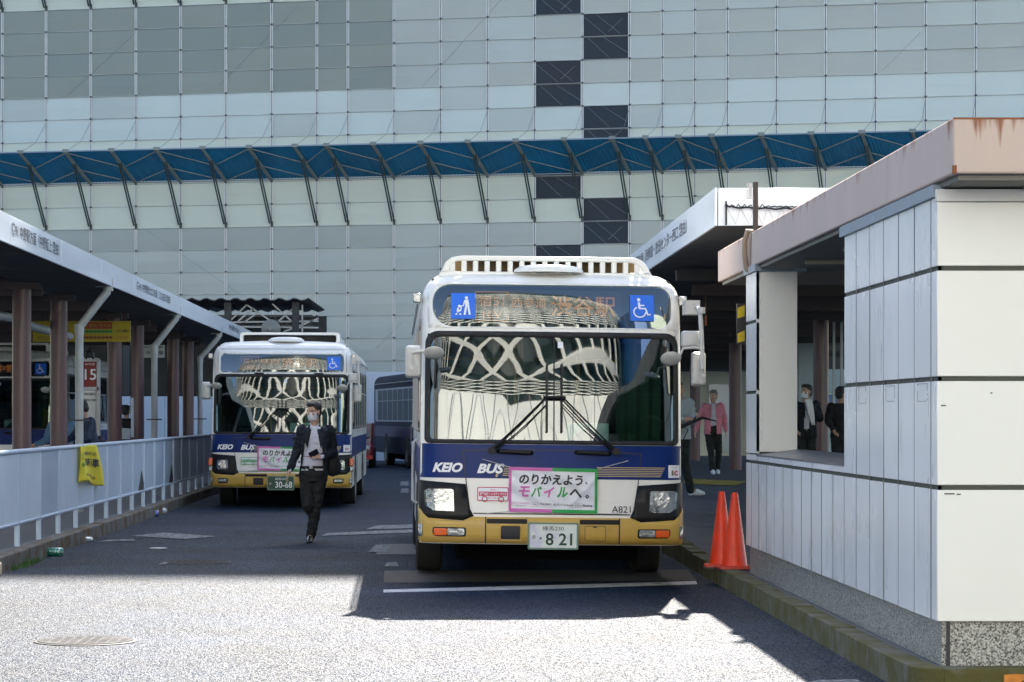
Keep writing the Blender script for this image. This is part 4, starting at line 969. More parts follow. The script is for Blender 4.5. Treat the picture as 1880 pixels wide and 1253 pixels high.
# joints
for y in SY[1:-1]:
    mb=MB(); mb.box((XK-.0008,y-.011,Z0+.004),(XK+.01,y+.011,ZB3-J/2))
    if y<YW-.05: mb.box((XK-.0006,y-.009,ZB3-J/2-.003),(XK+.01,y+.009,ZT))
    obj('panel_seam',mb,mat('seam_dark',(.13,.135,.13),.7),k)
mb=MB()
for z in (ZB3,ZB2,ZB1):
    e=YE if z==ZB3 else YW
    mb.box((XK+.012,YK+.012,z-J/2),(XK+.03,e,z+J/2)); mb.box((XK+.012,YK+.012,z-J/2),(8,YK+.03,z+J/2))
    if z!=ZB3: mb.box((XK+.012,YP_+.01,z-J/2),(XK+.03,YE,z+J/2))
obj('joint_strip',mb,DB,k)
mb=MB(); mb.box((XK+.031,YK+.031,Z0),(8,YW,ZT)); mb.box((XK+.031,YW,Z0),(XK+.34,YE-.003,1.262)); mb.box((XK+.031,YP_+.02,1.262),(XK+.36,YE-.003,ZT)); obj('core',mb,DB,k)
# cream front panels
x=XK+.035
for z0,z1 in ((Z0,ZB3-J/2),(ZB3+J/2,ZB2-J/2),(ZB2+J/2,ZB1-J/2),(ZB1+J/2,ZT-.03)):
    for xa,xb in ((XK,4.45),(4.46,5.9),(5.91,8)):
        mb=MB(); mb.box((xa+(.001 if xa==XK else 0),YK,z0),(xb,YK+.03,z1)); obj('front_panel',mb,KC,k,bevel=.005)
mb=MB(); mb.box((XK-.005,YK-.012,ZT-.027),(4.6,YK+.03,ZT+.045)); mb.box((4.605,YK-.012,ZT-.027),(8,YK+.03,ZT+.045)); obj('front_cap',mb,mat('cap_offwhite',(.72,.71,.68),.45,var=.1,vs=6),k,bevel=.003)
mb=MB(); mb.box((XK-.02,YK+.035,ZT),(XK+.05,YW+.08,ZT+.075)); obj('side_cap',mb,KCAP,k,bevel=.003); mb=MB(); mb.box((XK-.02,YP_-.05,ZT+.031),(XK+.45,YE+.05,ZT+.10)); obj('side_cap',mb,KCAP,k,bevel=.003)
mb=MB(); mb.box((XK,YP_,1.30),(XK+.37,YP_+.02,ZT+.03)); obj('jamb_panel',mb,KC,k,bevel=.003)
mb=MB(); mb.box((XK+.03,YW-.002,1.262),(XK+.38,YW+.004,ZT)); obj('jamb_near',mb,KP,k)
# sloped sill slab
SL=mat('sill_dark_stone',(.14,.145,.15),.35,var=.2,vs=6)
for a,b_ in ((YW+.005,19.4),(19.41,YP_-.002)):
    mb=MB(); mb.prism([(XK+.0,1.262),(XK+.0,1.276),(XK+.37,1.325),(XK+.37,1.262)],a,b_,plane='xz'); obj('sill',mb,SL,k)
mb=MB(); mb.box((XK+.035,YK+.04,.16),(8,YE,Z0)); mb.box((XK+.06,YK+.035,.16),(8,YK+.04,Z0)); obj('plinth',mb,GR,k,bevel=.004)
mb=MB(); mb.box((XK+.062,YK+.025,.16),(XK+.082,YK+.0345,Z0)); obj('plinth_joint',mb,INK,k)
# old tape marks on three panels
mb=MB()
for px0,px1,py0,py1 in ((1577,1590,711,741),(1627,1643,709,737),(1685,1703,705,737)):
    Y=F*XK/((px0+px1)/2-VX); 
    ya,yb_=F*(XK)/(px0-VX),F*(XK)/(px1-VX); za,zb_=CH-(py0-HY)*Y/F,CH-(py1-HY)*Y/F
    for (p,q_) in (((ya,za),(yb_,za)),((ya,zb_),(yb_,zb_)),((ya,za),(ya,zb_)),((yb_,za),(yb_,zb_))):
        steps=7
        for i in range(steps):
            if random.random()<.8:
                t0,t1=i/steps,(i+.7)/steps; mb.bar((XK-.002,p[0]+(q_[0]-p[0])*t0,p[1]+(q_[1]-p[1])*t0),(XK-.002,p[0]+(q_[0]-p[0])*t1,p[1]+(q_[1]-p[1])*t1),.006*(1 if p[1]==q_[1] else .5),.002)
for (px,py,w) in ((1743,907,.03),(1760,908,.012),(1818,893,.02),(1732,745,.015),(1820,722,.006)):
    c=P(px,py,YK); mb.box((c.x-w,YK-.002,c.z-.004),(c.x+w,YK-.001,c.z+.004))
obj('scuff_mark',mb,mat('scuff_dark',(.10,.10,.09),.8),k)
# roof
RFM=mat('roof_pink_concrete',(.58,.455,.39),.75,var=.08,vs=1.3,bump=.3,bs=18,col2=(.30,.19,.15),c2s=2.2,c2t=(.62,.8),stretch=(1,1,.25))
def rust_nodes(m,ztop):
    nt=m.node_tree; N=nt.nodes; L=nt.links; b=N['Principled BSDF']; src=b.inputs['Base Color'].links[0].from_socket
    tc=N.new('ShaderNodeTexCoord'); mp=N.new('ShaderNodeMapping'); mp.inputs['Scale'].default_value=(26,7,1.3); L.new(tc.outputs['Object'],mp.inputs[0])
    n=N.new('ShaderNodeTexNoise'); n.inputs['Scale'].default_value=1; n.inputs['Detail'].default_value=5; n.inputs['Roughness'].default_value=.6; L.new(mp.outputs[0],n.inputs[0])
    sp=N.new('ShaderNodeSeparateXYZ'); L.new(tc.outputs['Object'],sp.inputs[0])
    d=N.new('ShaderNodeMapRange'); d.inputs[1].default_value=ztop-.2; d.inputs[2].default_value=ztop; d.inputs[3].default_value=-.16; d.inputs[4].default_value=.10; L.new(sp.outputs[2],d.inputs[0])
    xx=N.new('ShaderNodeMapRange'); xx.inputs[1].default_value=-.03; xx.inputs[2].default_value=.05; xx.inputs[3].default_value=-.06; xx.inputs[4].default_value=.02; L.new(sp.outputs[0],xx.inputs[0])
    a=N.new('ShaderNodeMath'); L.new(n.outputs[0],a.inputs[0]); L.new(d.outputs[0],a.inputs[1]); a2=N.new('ShaderNodeMath'); L.new(a.outputs[0],a2.inputs[0]); L.new(xx.outputs[0],a2.inputs[1])
    r=N.new('ShaderNodeMapRange'); r.inputs[1].default_value=.56; r.inputs[2].default_value=.72; r.inputs[4].default_value=.9; L.new(a2.outputs[0],r.inputs[0])
    mx=N.new('ShaderNodeMix'); mx.data_type='RGBA'; mx.inputs[7].default_value=(.27,.085,.03,1); L.new(src,mx.inputs[6]); L.new(r.outputs[0],mx.inputs[0]); L.new(mx.outputs[2],b.inputs['Base Color'])
rust_nodes(RFM,3.145)
RX=2.96; RY0,RY1=13.62,24.65; RZ0,RZ1=2.985,3.305
mb=MB(); mb.box((RX,RY0,RZ0+.003),(9,RY1,RZ1)); rf=obj('roof',mb,RFM,k,bevel=.012)
mb=MB(); mb.box((RX+.04,RY0+.05,RZ0-.03),(9,RY1-.05,RZ0)); obj('roof_soffit',mb,mat('soffit_grey_brown',(.17,.16,.14),.7,var=.3,vs=2),rf)
# rust runs
RU=mat('rust_streak',(.26,.085,.03),.85,var=.35,vs=12); mb=MB()
def run(face,c,w,l):
    n=6
    for i in range(n):
        a0,a1=i/n,(i+1)/n; w0=w*(1-a0)**.8+.001; w1=w*(1-a1)**.8; o=.0015
        if face=='f': mb.add([(c-w0,RY0-o,RZ1-.002-l*a0),(c+w0,RY0-o,RZ1-.002-l*a0),(c+w1,RY0-o,RZ1-.002-l*a1),(c-w1,RY0-o,RZ1-.002-l*a1)],[(0,1,2,3)])
        else: mb.add([(RX-o,c-w0*3,RZ1-.002-l*a0),(RX-o,c+w0*3,RZ1-.002-l*a0),(RX-o,c+w1*3,RZ1-.002-l*a1),(RX-o,c-w1*3,RZ1-.002-l*a1)],[(0,1,2,3)])
mb.box((RX-.002,RY0-.002,RZ0+.003),(RX+.02,RY0+.02,RZ0+.05)); mb.box((RX,RY0-.0015,RZ1-.012),(3.4,RY0,RZ1-.001))
obj('rust_run',mb,RU,rf)
# strip pipes under roof
mb=MB(); mb.tube([(3.2,20.5,2.93),(8,20.5,2.93)],.02,8); mb.tube([(3.3,19.2,2.95),(8,19.2,2.95)],.022,8); mb.tube([(4,17.9,2.95),(8,17.9,2.95)],.02,8); obj('ceiling_pipe',mb,mat('pipe_cream',(.45,.40,.30),.5),rf)
# post with bracket on roof edge
pb=P(1376,412,22.2); t=thing('roof_post','rusty upright post with a small bracket on the kiosk roof edge','post',(pb.x,22.2,3.3))
mb=MB(); mb.box((2.99,22.17,3.306),(3.03,22.23,3.77)); obj('post',mb,mat('post_rust',(.06,.05,.045),.8,var=.3,vs=9),t)
mb=MB(); mb.bar((2.93,22.18,3.77),(2.93,22.18,3.62),.008); mb.bar((2.93,22.18,3.62),(3.0,22.18,3.62),.01); mb.box((2.945,22.17,3.63),(2.975,22.19,3.76)); obj('bracket',mb,STEEL,t)
t=thing('cable_bundle','beige cable bundle looping over the kiosk roof edge below the post','cable',(2.95,22.3,3.0))
mb=MB(); mb.tube([(3.0,22.3,3.32),(2.95,22.3,3.33),(2.925,22.3,3.24),(2.925,22.3,3.1),(2.94,22.3,2.99),(2.96,22.3,2.96)],.025,8); mb.tube([(3.0,22.1,3.32),(2.955,22.1,3.31),(2.95,22.1,3.1),(2.95,22.1,2.98)],.008,6); obj('cable',mb,mat('cable_beige',(.33,.25,.17),.6),t,smooth=True)
# hazard board behind the kiosk pillar
t=thing('hazard_board','yellow and black striped hazard board on the far kiosk pillar','sign',(3.05,23,1.6))
mb=MB(); a=P(1353,632,23.2); b_=P(1368,558,23.25); mb.box(a,b_); obj('board',mb,INK,t)
for (y0,y1) in ((560,585),(607,630)):
    mb=MB(); mb.add([P(1354,y0+6,23.19),P(1367,y0,23.19),P(1367,y1-4,23.19),P(1354,y1,23.19)],[(0,1,2,3)]); obj('yellow_band',mb,mat('hazard_yellow',(.65,.48,.01),.5,var=.2,vs=20),t)
# traffic cones
CO=mat('cone_red_orange',(.82,.05,.01),.42,var=.12,vs=7,col2=(.35,.05,.03),c2s=14,c2t=(.60,.70)); CB=mat('cone_base_red',(.60,.06,.03),.55,var=.2,vs=9)
for i,(px,Y,tl) in enumerate(((1325,23.4,0),(1349,23.1,0))):
    c=Vector(((px-VX)*Y/F,Y,.16)); t=thing('traffic_cone',['left one of the two orange traffic cones by the kiosk','right one of the two orange traffic cones, overlapping the other beside the kiosk'][i],'cone',c,group='orange traffic cones')
    mb=MB(); mb.lathe((0,0,0),[(.125,.03),(.118,.05),(.03,.72),(.024,.735),(.018,.735)],28); obj('cone',mb,CO,t,local=True,smooth=True,ang=50)
    mb=MB(); mb.prism(rrect(-.17,-.17,.17,.17,.04,4),.0,.035,plane='xy'); obj('base',mb,CB,t,local=True,bevel=.008); t.rotation_euler=(0,0,R(12*i-8))
    mb=MB(); mb.prism(rrect(-.175,-.175,.175,.175,.04,4),-.002,.012,plane='xy'); obj('base_rim',mb,INK,t,local=True)
# ------------------------------------------------------------------ background under the right canopy
t=thing('station_building','cream station front with dark doorway and pale blue shutter band behind the right platform','building',(7,74,0.4))
mb=MB(); mb.box((4.5,74,.3),(7.2,74.2,3.05)); mb.box((7.75,74,.3),(22,74.2,3.05)); obj('wall',mb,mat('station_cream',(.72,.68,.55),.6,var=.08,vs=1),t)
mb=MB(); mb.box((4.4,73.9,3.05),(24,74.2,4.1)); obj('shutter_band',mb,mat('band_blue_white',(.55,.62,.75),.5),t)
mb=MB()
for z in (3.3,3.62,3.9): mb.box((4.4,73.87,z),(24,73.9,z+.03))
mb.box((4.4,73.85,3.0),(24,73.9,3.08)); obj('band_line',mb,mat('band_dark',(.12,.14,.18),.6),t)
mb=MB(); mb.box((7.2,74.3,.3),(7.75,74.35,3.05)); obj('doorway',mb,mat('doorway_dark',(.02,.03,.03),.5),t)
mb=MB(); mb.box((6.0,73.95,1.3),(6.5,73.99,2.4)); obj('window',mb,mat('station_window',(.35,.42,.42),.15,coat=.5),t); mb=MB(); mb.box((8.6,73.95,.5),(9.4,73.99,2.6)); obj('window',mb,mat('station_window',(.35,.42,.42),.15,coat=.5),t)
mb=MB(); mb.box((10.2,72.5,.4),(30,72.6,1.9)); mb.box((10.2,72.5,2.3),(30,72.6,3.2)); obj('green_wall',mb,mat('wall_sage',(.32,.40,.37),.6,var=.15,vs=1.2),t)
mb=MB(); mb.box((10.2,72.48,1.95),(30,72.62,2.28)); obj('blue_band',mb,mat('band_slate_blue',(.10,.16,.28),.5),t)
t=thing('inner_frame','steel framed glass screen standing behind the kiosk opening','screen',(9,50,.42))
mb=MB()
for px in (1531,1545): mb.bar(P(px,860,50),P(px,528,50),.05)
mb.bar(P(1520,529,50),P(1570,529,50),.06); mb.bar(P(1520,560,50),P(1570,560,50),.03); obj('frame',mb,STEEL,t)
mb=MB(); mb.box(P(1466,870,58),P(1492,525,58.1)); mb.box(P(1392,900,58),P(1462,640,58.1)); obj('screen',mb,mat('screen_grey_blue',(.28,.34,.36),.4,var=.1,vs=1),t)
# hanging chain & rope & dark plant below the right canopy
t=thing('hanging_rope','dark rope with an orange tip hanging under the right canopy','rope',P(1294,475,38))
mb=MB(); mb.tube([P(1294,475,38),P(1295,520,38),P(1296,560,38),P(1296,580,38)],.012,6); obj('rope',mb,mat('rope_yellow_black',(.16,.11,.04),.7,var=.5,vs=12),t); mb=MB(); mb.tube([P(1296,580,38),P(1296,598,38)],.02,6); obj('tip',mb,mat('rope_orange',(.5,.16,.06),.6),t)
t=thing('ceiling_beams','dark beams with bracket lamps under the right canopy','beam',(6,45,3.2))
mb=MB(); 
for Y,z in ((32,3.42),(42,3.30),(52,3.20),(60,3.1)): mb.box((3.3,Y,z),(11,Y+.2,z+.14))
mb.box((3.4,68,2.95),(20,68.2,3.7)); obj('beam',mb,mat('beam_dark',(.03,.03,.033),.7),t)
mb=MB(); n=24
for cx in (1300,1326): 
    c=P(cx,556,44); mb.tube([(c.x+.15*math.cos(R(a)),44,c.z+.08*math.sin(R(a))) for a in range(0,361,20)],.012,5,caps=False)
obj('bracket_lamp',mb,DSTEEL,t)
quadG('tactile_strip',[(1255,888),(1350,892),(1372,884),(1255,879)],mat('tactile_yellow',(.35,.26,.03),.7,var=.2,vs=8),z=.43)
# ------------------------------------------------------------------ cans and litter along the left kerb
def can(px,py,col,rz,label,cat='can',r=.035,l=.13):
    c=G(px,py,.035); t=thing('drink_can',label,cat,c,R(rz),group='drink cans littering the left kerb')
    mb=MB(); mb.lathe((0,0,r-.035),[(r*.8,-l/2),(r,-l/2+.012),(r,l/2-.012),(r*.8,l/2)],18,axis='x'); obj('can_body',mb,mat('can_'+col[0],col[1],.3,metal=.3,coat=.5,col2=(.7,.7,.7),c2s=30,c2t=(.55,.6)),t,local=True,smooth=True)
    mb=MB(); mb.lathe((0,0,r-.035),[(r*.8,l/2+.001),(r*.7,l/2-.004),(r*.2,l/2-.004)],18,axis='x'); obj('can_lid',mb,STEEL,t,local=True)
can(100,1016,('green',(.02,.22,.16)),8,'green drink can lying in the gutter nearest the grass tuft',r=.05,l=.2)
can(162,991,('white',(.7,.7,.68)),60,'white and dark drink can in the left gutter below the yellow banner')
can(265,950,('black',(.1,.1,.1)),70,'black and white drink can in the left gutter, first of the trio',r=.05)
can(284,945,('blue',(.06,.10,.35)),10,'blue and white drink can between two others in the left gutter',r=.05)
can(299,940,('grey',(.5,.5,.5)),60,'pale drink can in the left gutter, farthest of the trio',r=.05)
for px,py,w,lab in ((292,1007,.12,'flat scrap of white paper on the shaded road near the left gutter'),(388,906,.10,'scrap of pale litter in the gutter beside the left bus')):
    c=G(px,py,.006); mb=MB(); pts=[(c.x+w*(.6+.4*random.random())*math.cos(R(a)),c.y+w*1.5*(.5+.5*random.random())*math.sin(R(a))) for a in range(0,360,40)]
    mb.prism(pts,.006,.012,plane='xy'); tag(obj('litter',mb,mat('paper_white',(.6,.62,.62),.7)),lab,'litter')
# grass tuft
mb=MB()
for i in range(260):
    px=random.gauss(60,9); c=Vector((-4.38+random.uniform(-.01,.08)*1.0,random.gauss(26.3,.45),0)); h=random.uniform(.03,.10); a=random.uniform(0,6.28); dx,dy=.004*math.cos(a),.004*math.sin(a); l=Vector((random.uniform(-.05,.05),random.uniform(-.05,.05),h))
    mb.add([c+Vector((dx,dy,0)),c-Vector((dx,dy,0)),c+l],[(0,1,2)])
struct('grass_tuft',mb,mat('grass_green',(.05,.14,.02),.7,var=.3,vs=20),kind='stuff',label='small green grass tuft growing at the foot of the left kerb'); bpy.data.objects['grass_tuft']['category']='grass'
# ------------------------------------------------------------------ far red car
t=thing('parked_car','dark red car half hidden between the left bus and the far bus','car',(-2.55,76,0))
RED=mat('car_red',(.18,.012,.025),.25,coat=.7); 
mb=MB(); prof=[(0,.25),(0,.62),(.25,.80),(1.0,.92),(1.7,1.38),(3.2,1.42),(3.9,1.0),(4.2,.92),(4.25,.3)]
prof=[(76+a,b_) for a,b_ in prof]; mb.prism(prof,-3.4,-1.72,plane='yz'); obj('body',mb,RED,t,bevel=.08)
mb=MB(); mb.add([(-3.3,77.02,.96),(-1.82,77.02,.96),(-1.92,77.66,1.34),(-3.2,77.66,1.34)],[(0,1,2,3)]); obj('windscreen',mb,mat('car_glass',(.02,.03,.035),.08,coat=1),t)
mb=MB(); mb.add([(-3.3,77.0,.965),(-1.82,77.0,.965),(-1.92,77.64,1.345),(-3.2,77.64,1.345)],[(0,1,2,3)])
for x in (-1.76,-3.36):
    for y in (76.8,79.2):
        m2=MB(); m2.lathe((x,y,.31),[(.2,-.1),(.31,-.1),(.31,.06),(.2,.07)],20,axis='x'); obj('wheel',m2,TYRE,t)
for x in (-2.0,-3.1):
    m2=MB(); m2.box((x-.18,75.96,.58),(x+.18,76.02,.70)); obj('headlight',m2,CLEARL,t,bevel=.01)
mb=MB(); mb.box((-3.4,75.97,.27),(-1.72,76.05,.40)); obj('bumper',mb,mat('bumper_bright_red',(.5,.02,.02),.4),t,bevel=.01)  # bumper in a brighter red than the body, no emission
# ------------------------------------------------------------------ buildings behind the viewer (they light and are mirrored by the glass)
WS=mat('shell_white',(.84,.82,.78),.5,var=.04,vs=.2)
t=thing('lattice_tower','white shell building with a diagonal lattice drum behind the viewer, mirrored in the windscreens','building',(-4,-45,0))
cx,cy=-4,-62; mb=MB(); n=64
prof=[(40,0),(40,8),(39,13),(36,17),(32,19)]
mb.lathe((cx,cy,0),prof,n); mb.v=[(x,y,z*(1+.16*math.sin(math.atan2(y-cy,x-cx)*3+.8))) for x,y,z in mb.v]; obj('shell_skirt',mb,WS,t,smooth=True)
mb=MB()
for a in range(n):
    for r_,h_,r2,h2 in ((40.02,3,40.02,8),(40.02,8,39.05,13),(39.05,13,36.05,17)): 
        for da in ((.5,-.5) if a%1==0 else ()): mb.tube([(cx+r_*math.cos(2*math.pi*a/n),cy+r_*math.sin(2*math.pi*a/n),h_),(cx+r2*math.cos(2*math.pi*(a+da)/n),cy+r2*math.sin(2*math.pi*(a+da)/n),h2)],.07,3,caps=False)
obj('shell_seams',mb,mat('seam_grey',(.2,.2,.2),.6),t)
mb=MB(); mb.lathe((cx,cy,0),[(28.6,17),(28.6,84)],n); obj('glass_drum',mb,mat('drum_dark_glass',(.015,.03,.03),.12,coat=.5),t)
mb=MB(); nd=30
for i in range(nd):
    for sgn_ in (1,-1):
        pts=[]
        for k_ in range(131):
            h=17.5+60*k_/130; a=2*math.pi*i/nd+sgn_*(k_/130)*7.0; rr=29.6+1.2*math.sin(k_/130*3.14); pts.append((cx+rr*math.cos(a),cy+rr*math.sin(a),h))
        mb.tube(pts,.2,4,caps=False)
for h in (77.0,): mb.tube([(cx+29.8*math.cos(2*math.pi*a/48),cy+29.8*math.sin(2*math.pi*a/48),h) for a in range(49)],.3,5,caps=False)
obj('lattice',mb,WS,t,smooth=True)
t=thing('office_block','pale green office block with a blue side behind the viewer on the right','building',(45,-40,0))
mb=MB(); mb.box((26,-60,0),(52,-30,46)); obj('facade',mb,mat('facade_pale_green',(.55,.62,.50),.5,var=.08,vs=.2),t)
mb=MB(); mb.box((22.5,-58,0),(25.9,-32,50)); obj('blue_fin',mb,mat('facade_blue',(.03,.14,.42),.4),t)
mb=MB(); mb.box((52.1,-65,0),(95,-22,30)); obj('dark_wing',mb,mat('facade_dark_green',(.30,.42,.37),.4),t)
t=thing('grid_tower','gridded glass office tower behind the viewer on the left','building',(-50,-45,0))
mb=MB(); mb.box((-75,-60,0),(-42,-25,52)); obj('glazing',mb,mat('tower_glass',(.04,.08,.10),.12,coat=.5),t)
mb=MB()
for i in range(18): x=-75+i*1.94; mb.box((x-.12,-24.98,0),(x+.12,-24.7,52))
for i in range(9): y=-60+i*4.3; mb.box((-41.98,y-.12,0),(-41.7,y+.12,52))
for i in range(17): z=i*3.2+.5; mb.box((-75,-24.98,z),(-42,-24.75,z+.35)); mb.box((-41.98,-60,z),(-41.75,-25,z+.35))
obj('grid',mb,WS,t)
# ------------------------------------------------------------------ people
SKIN=mat('skin',(.52,.31,.21),.55,var=.06,vs=20); HAIR=mat('hair_black',(.012,.01,.01),.5,var=.4,vs=60,bump=.6,bs=120); HAIRG=mat('hair_grey',(.16,.155,.15),.6,var=.3,vs=60)
def capsule(mb,p,q,ra,rb,n=14,sy=1.0,seg=4):
    """closed tapered capsule; sy squashes it along world Y"""
    p=Vector(p);q=Vector(q); d=q-p; l=d.length; 
    if l<1e-5: d=Vector((0,0,1)); l=1e-5
    d=d/l; u=Vector((1,0,0)) if abs(d.x)<.9 else Vector((0,1,0)); a=(u-d*u.dot(d)).normalized(); b=d.cross(a)
    rings=[]
    for i in range(seg+1):
        t=math.pi/2*(1-i/seg); rings.append((p-d*ra*math.sin(t),max(ra*math.cos(t),ra*.02)))
    for i in range(seg+1):
        t=math.pi/2*(i/seg); rings.append((q+d*rb*math.sin(t),max(rb*math.cos(t),rb*.02)))
    vs=[]
    for c,r in rings:
        for k in range(n):
            w=2*math.pi*k/n; o=(a*math.cos(w)+b*math.sin(w))*r; vs.append(c+Vector((o.x,o.y*sy,o.z)))
    m=len(rings); fs=[(i*n+k,i*n+(k+1)%n,(i+1)*n+(k+1)%n,(i+1)*n+k) for i in range(m-1) for k in range(n)]+[tuple(range(n))[::-1],tuple((m-1)*n+k for k in range(n))]
    mb.add(vs,fs)
def ell(mb,c,r,n=18,m=12,rot=None):
    vs=[]
    for i in range(m+1):
        t=-math.pi/2+math.pi*i/m; t=max(-1.53,min(1.53,t))
        for k in range(n):
            w=2*math.pi*k/n; v=Vector((r[0]*math.cos(t)*math.cos(w),r[1]*math.cos(t)*math.sin(w),r[2]*math.sin(t)))
            if rot is not None: v=rot@v
            vs.append(Vector(c)+v)
    mb.add(vs,[(i*n+k,i*n+(k+1)%n,(i+1)*n+(k+1)%n,(i+1)*n+k) for i in range(m) for k in range(n)]+[tuple(range(n))[::-1],tuple(m*n+k for k in range(n))])
def torso(mb,secs,n=24):
    """secs: (cx,cy,z,rx,ry) from bottom to top"""
    vs=[]
    for cx,cy,z,rx,ry in secs:
        for k in range(n):
            w=2*math.pi*k/n; c,s=math.cos(w),math.sin(w); e=.8
            vs.append((cx+rx*math.copysign(abs(c)**e,c),cy+ry*math.copysign(abs(s)**e,s),z))
    m=len(secs); mb.add(vs,[(i*n+k,i*n+(k+1)%n,(i+1)*n+(k+1)%n,(i+1)*n+k) for i in range(m-1) for k in range(n)]+[tuple(range(n))[::-1],tuple((m-1)*n+k for k in range(n))])
def fuse(mb,voxel,smooth=6,disp=0,dscale=.1):
    me=mb.mesh('t'); o=bpy.data.objects.new('t',me); COL.objects.link(o)
    r=o.modifiers.new('r','REMESH'); r.mode='VOXEL'; r.voxel_size=voxel; r.use_smooth_shade=True
    s=o.modifiers.new('s','SMOOTH'); s.factor=.5; s.iterations=smooth
    bpy.context.view_layer.update(); dg=bpy.context.evaluated_depsgraph_get(); m2=bpy.data.meshes.new_from_object(o.evaluated_get(dg)); bpy.data.objects.remove(o)
    if disp:
        ns=[v.normal.copy() for v in m2.vertices]
        for v,nn in zip(m2.vertices,ns):
            c=v.co; k=noise.noise(Vector((c.x/dscale,c.y/dscale,c.z/dscale*2.2)))+.5*noise.noise(Vector((c.x/dscale*2.3+5,c.y/dscale*2.3,c.z/dscale*3)))
            v.co=c+nn*disp*k
    m2.polygons.foreach_set('use_smooth',[True]*len(m2.polygons)); m2.materials.clear()
    return m2
def hand(mb,w,dirn,palm,curl=.5,s=1.0,thumb=1):
    """palm + four bent fingers + thumb. w wrist, dirn towards the fingers, palm = normal on the palm side"""
    w=Vector(w); d=Vector(dirn).normalized(); pn=Vector(palm); pn=(pn-d*pn.dot(d)).normalized(); sd=d.cross(pn)*thumb
    capsule(mb,w,w+d*.03*s,.026*s,.030*s,10)
    for k in (-1.5,-.5,.5,1.5): capsule(mb,w+d*.03*s+sd*k*.014*s,w+d*.088*s+sd*k*.0185*s,.014*s,.0115*s,8,seg=3)
    for k,l in ((-1.5,.062),(-.5,.078),(.5,.084),(1.5,.076)):
        b=w+d*.09*s+sd*k*.0195*s; a=0; p=b; r=.0095*s
        for j,f in enumerate((.45,.32,.23)):
            a+=curl*(.5+.3*j); q=p+(d*math.cos(a)+pn*math.sin(a))*l*f*s; capsule(mb,p,q,r,r*.9,8,seg=3); p=q; r*=.9
    b=w+d*.03*s+sd*.028*s; q=b+(d*.7+sd*.7+pn*.3).normalized()*.04*s; capsule(mb,b,q,.014*s,.011*s,8,seg=3); capsule(mb,q,q+(d*.9+sd*.1+pn*.5).normalized()*.032*s,.011*s,.009*s,8,seg=3)
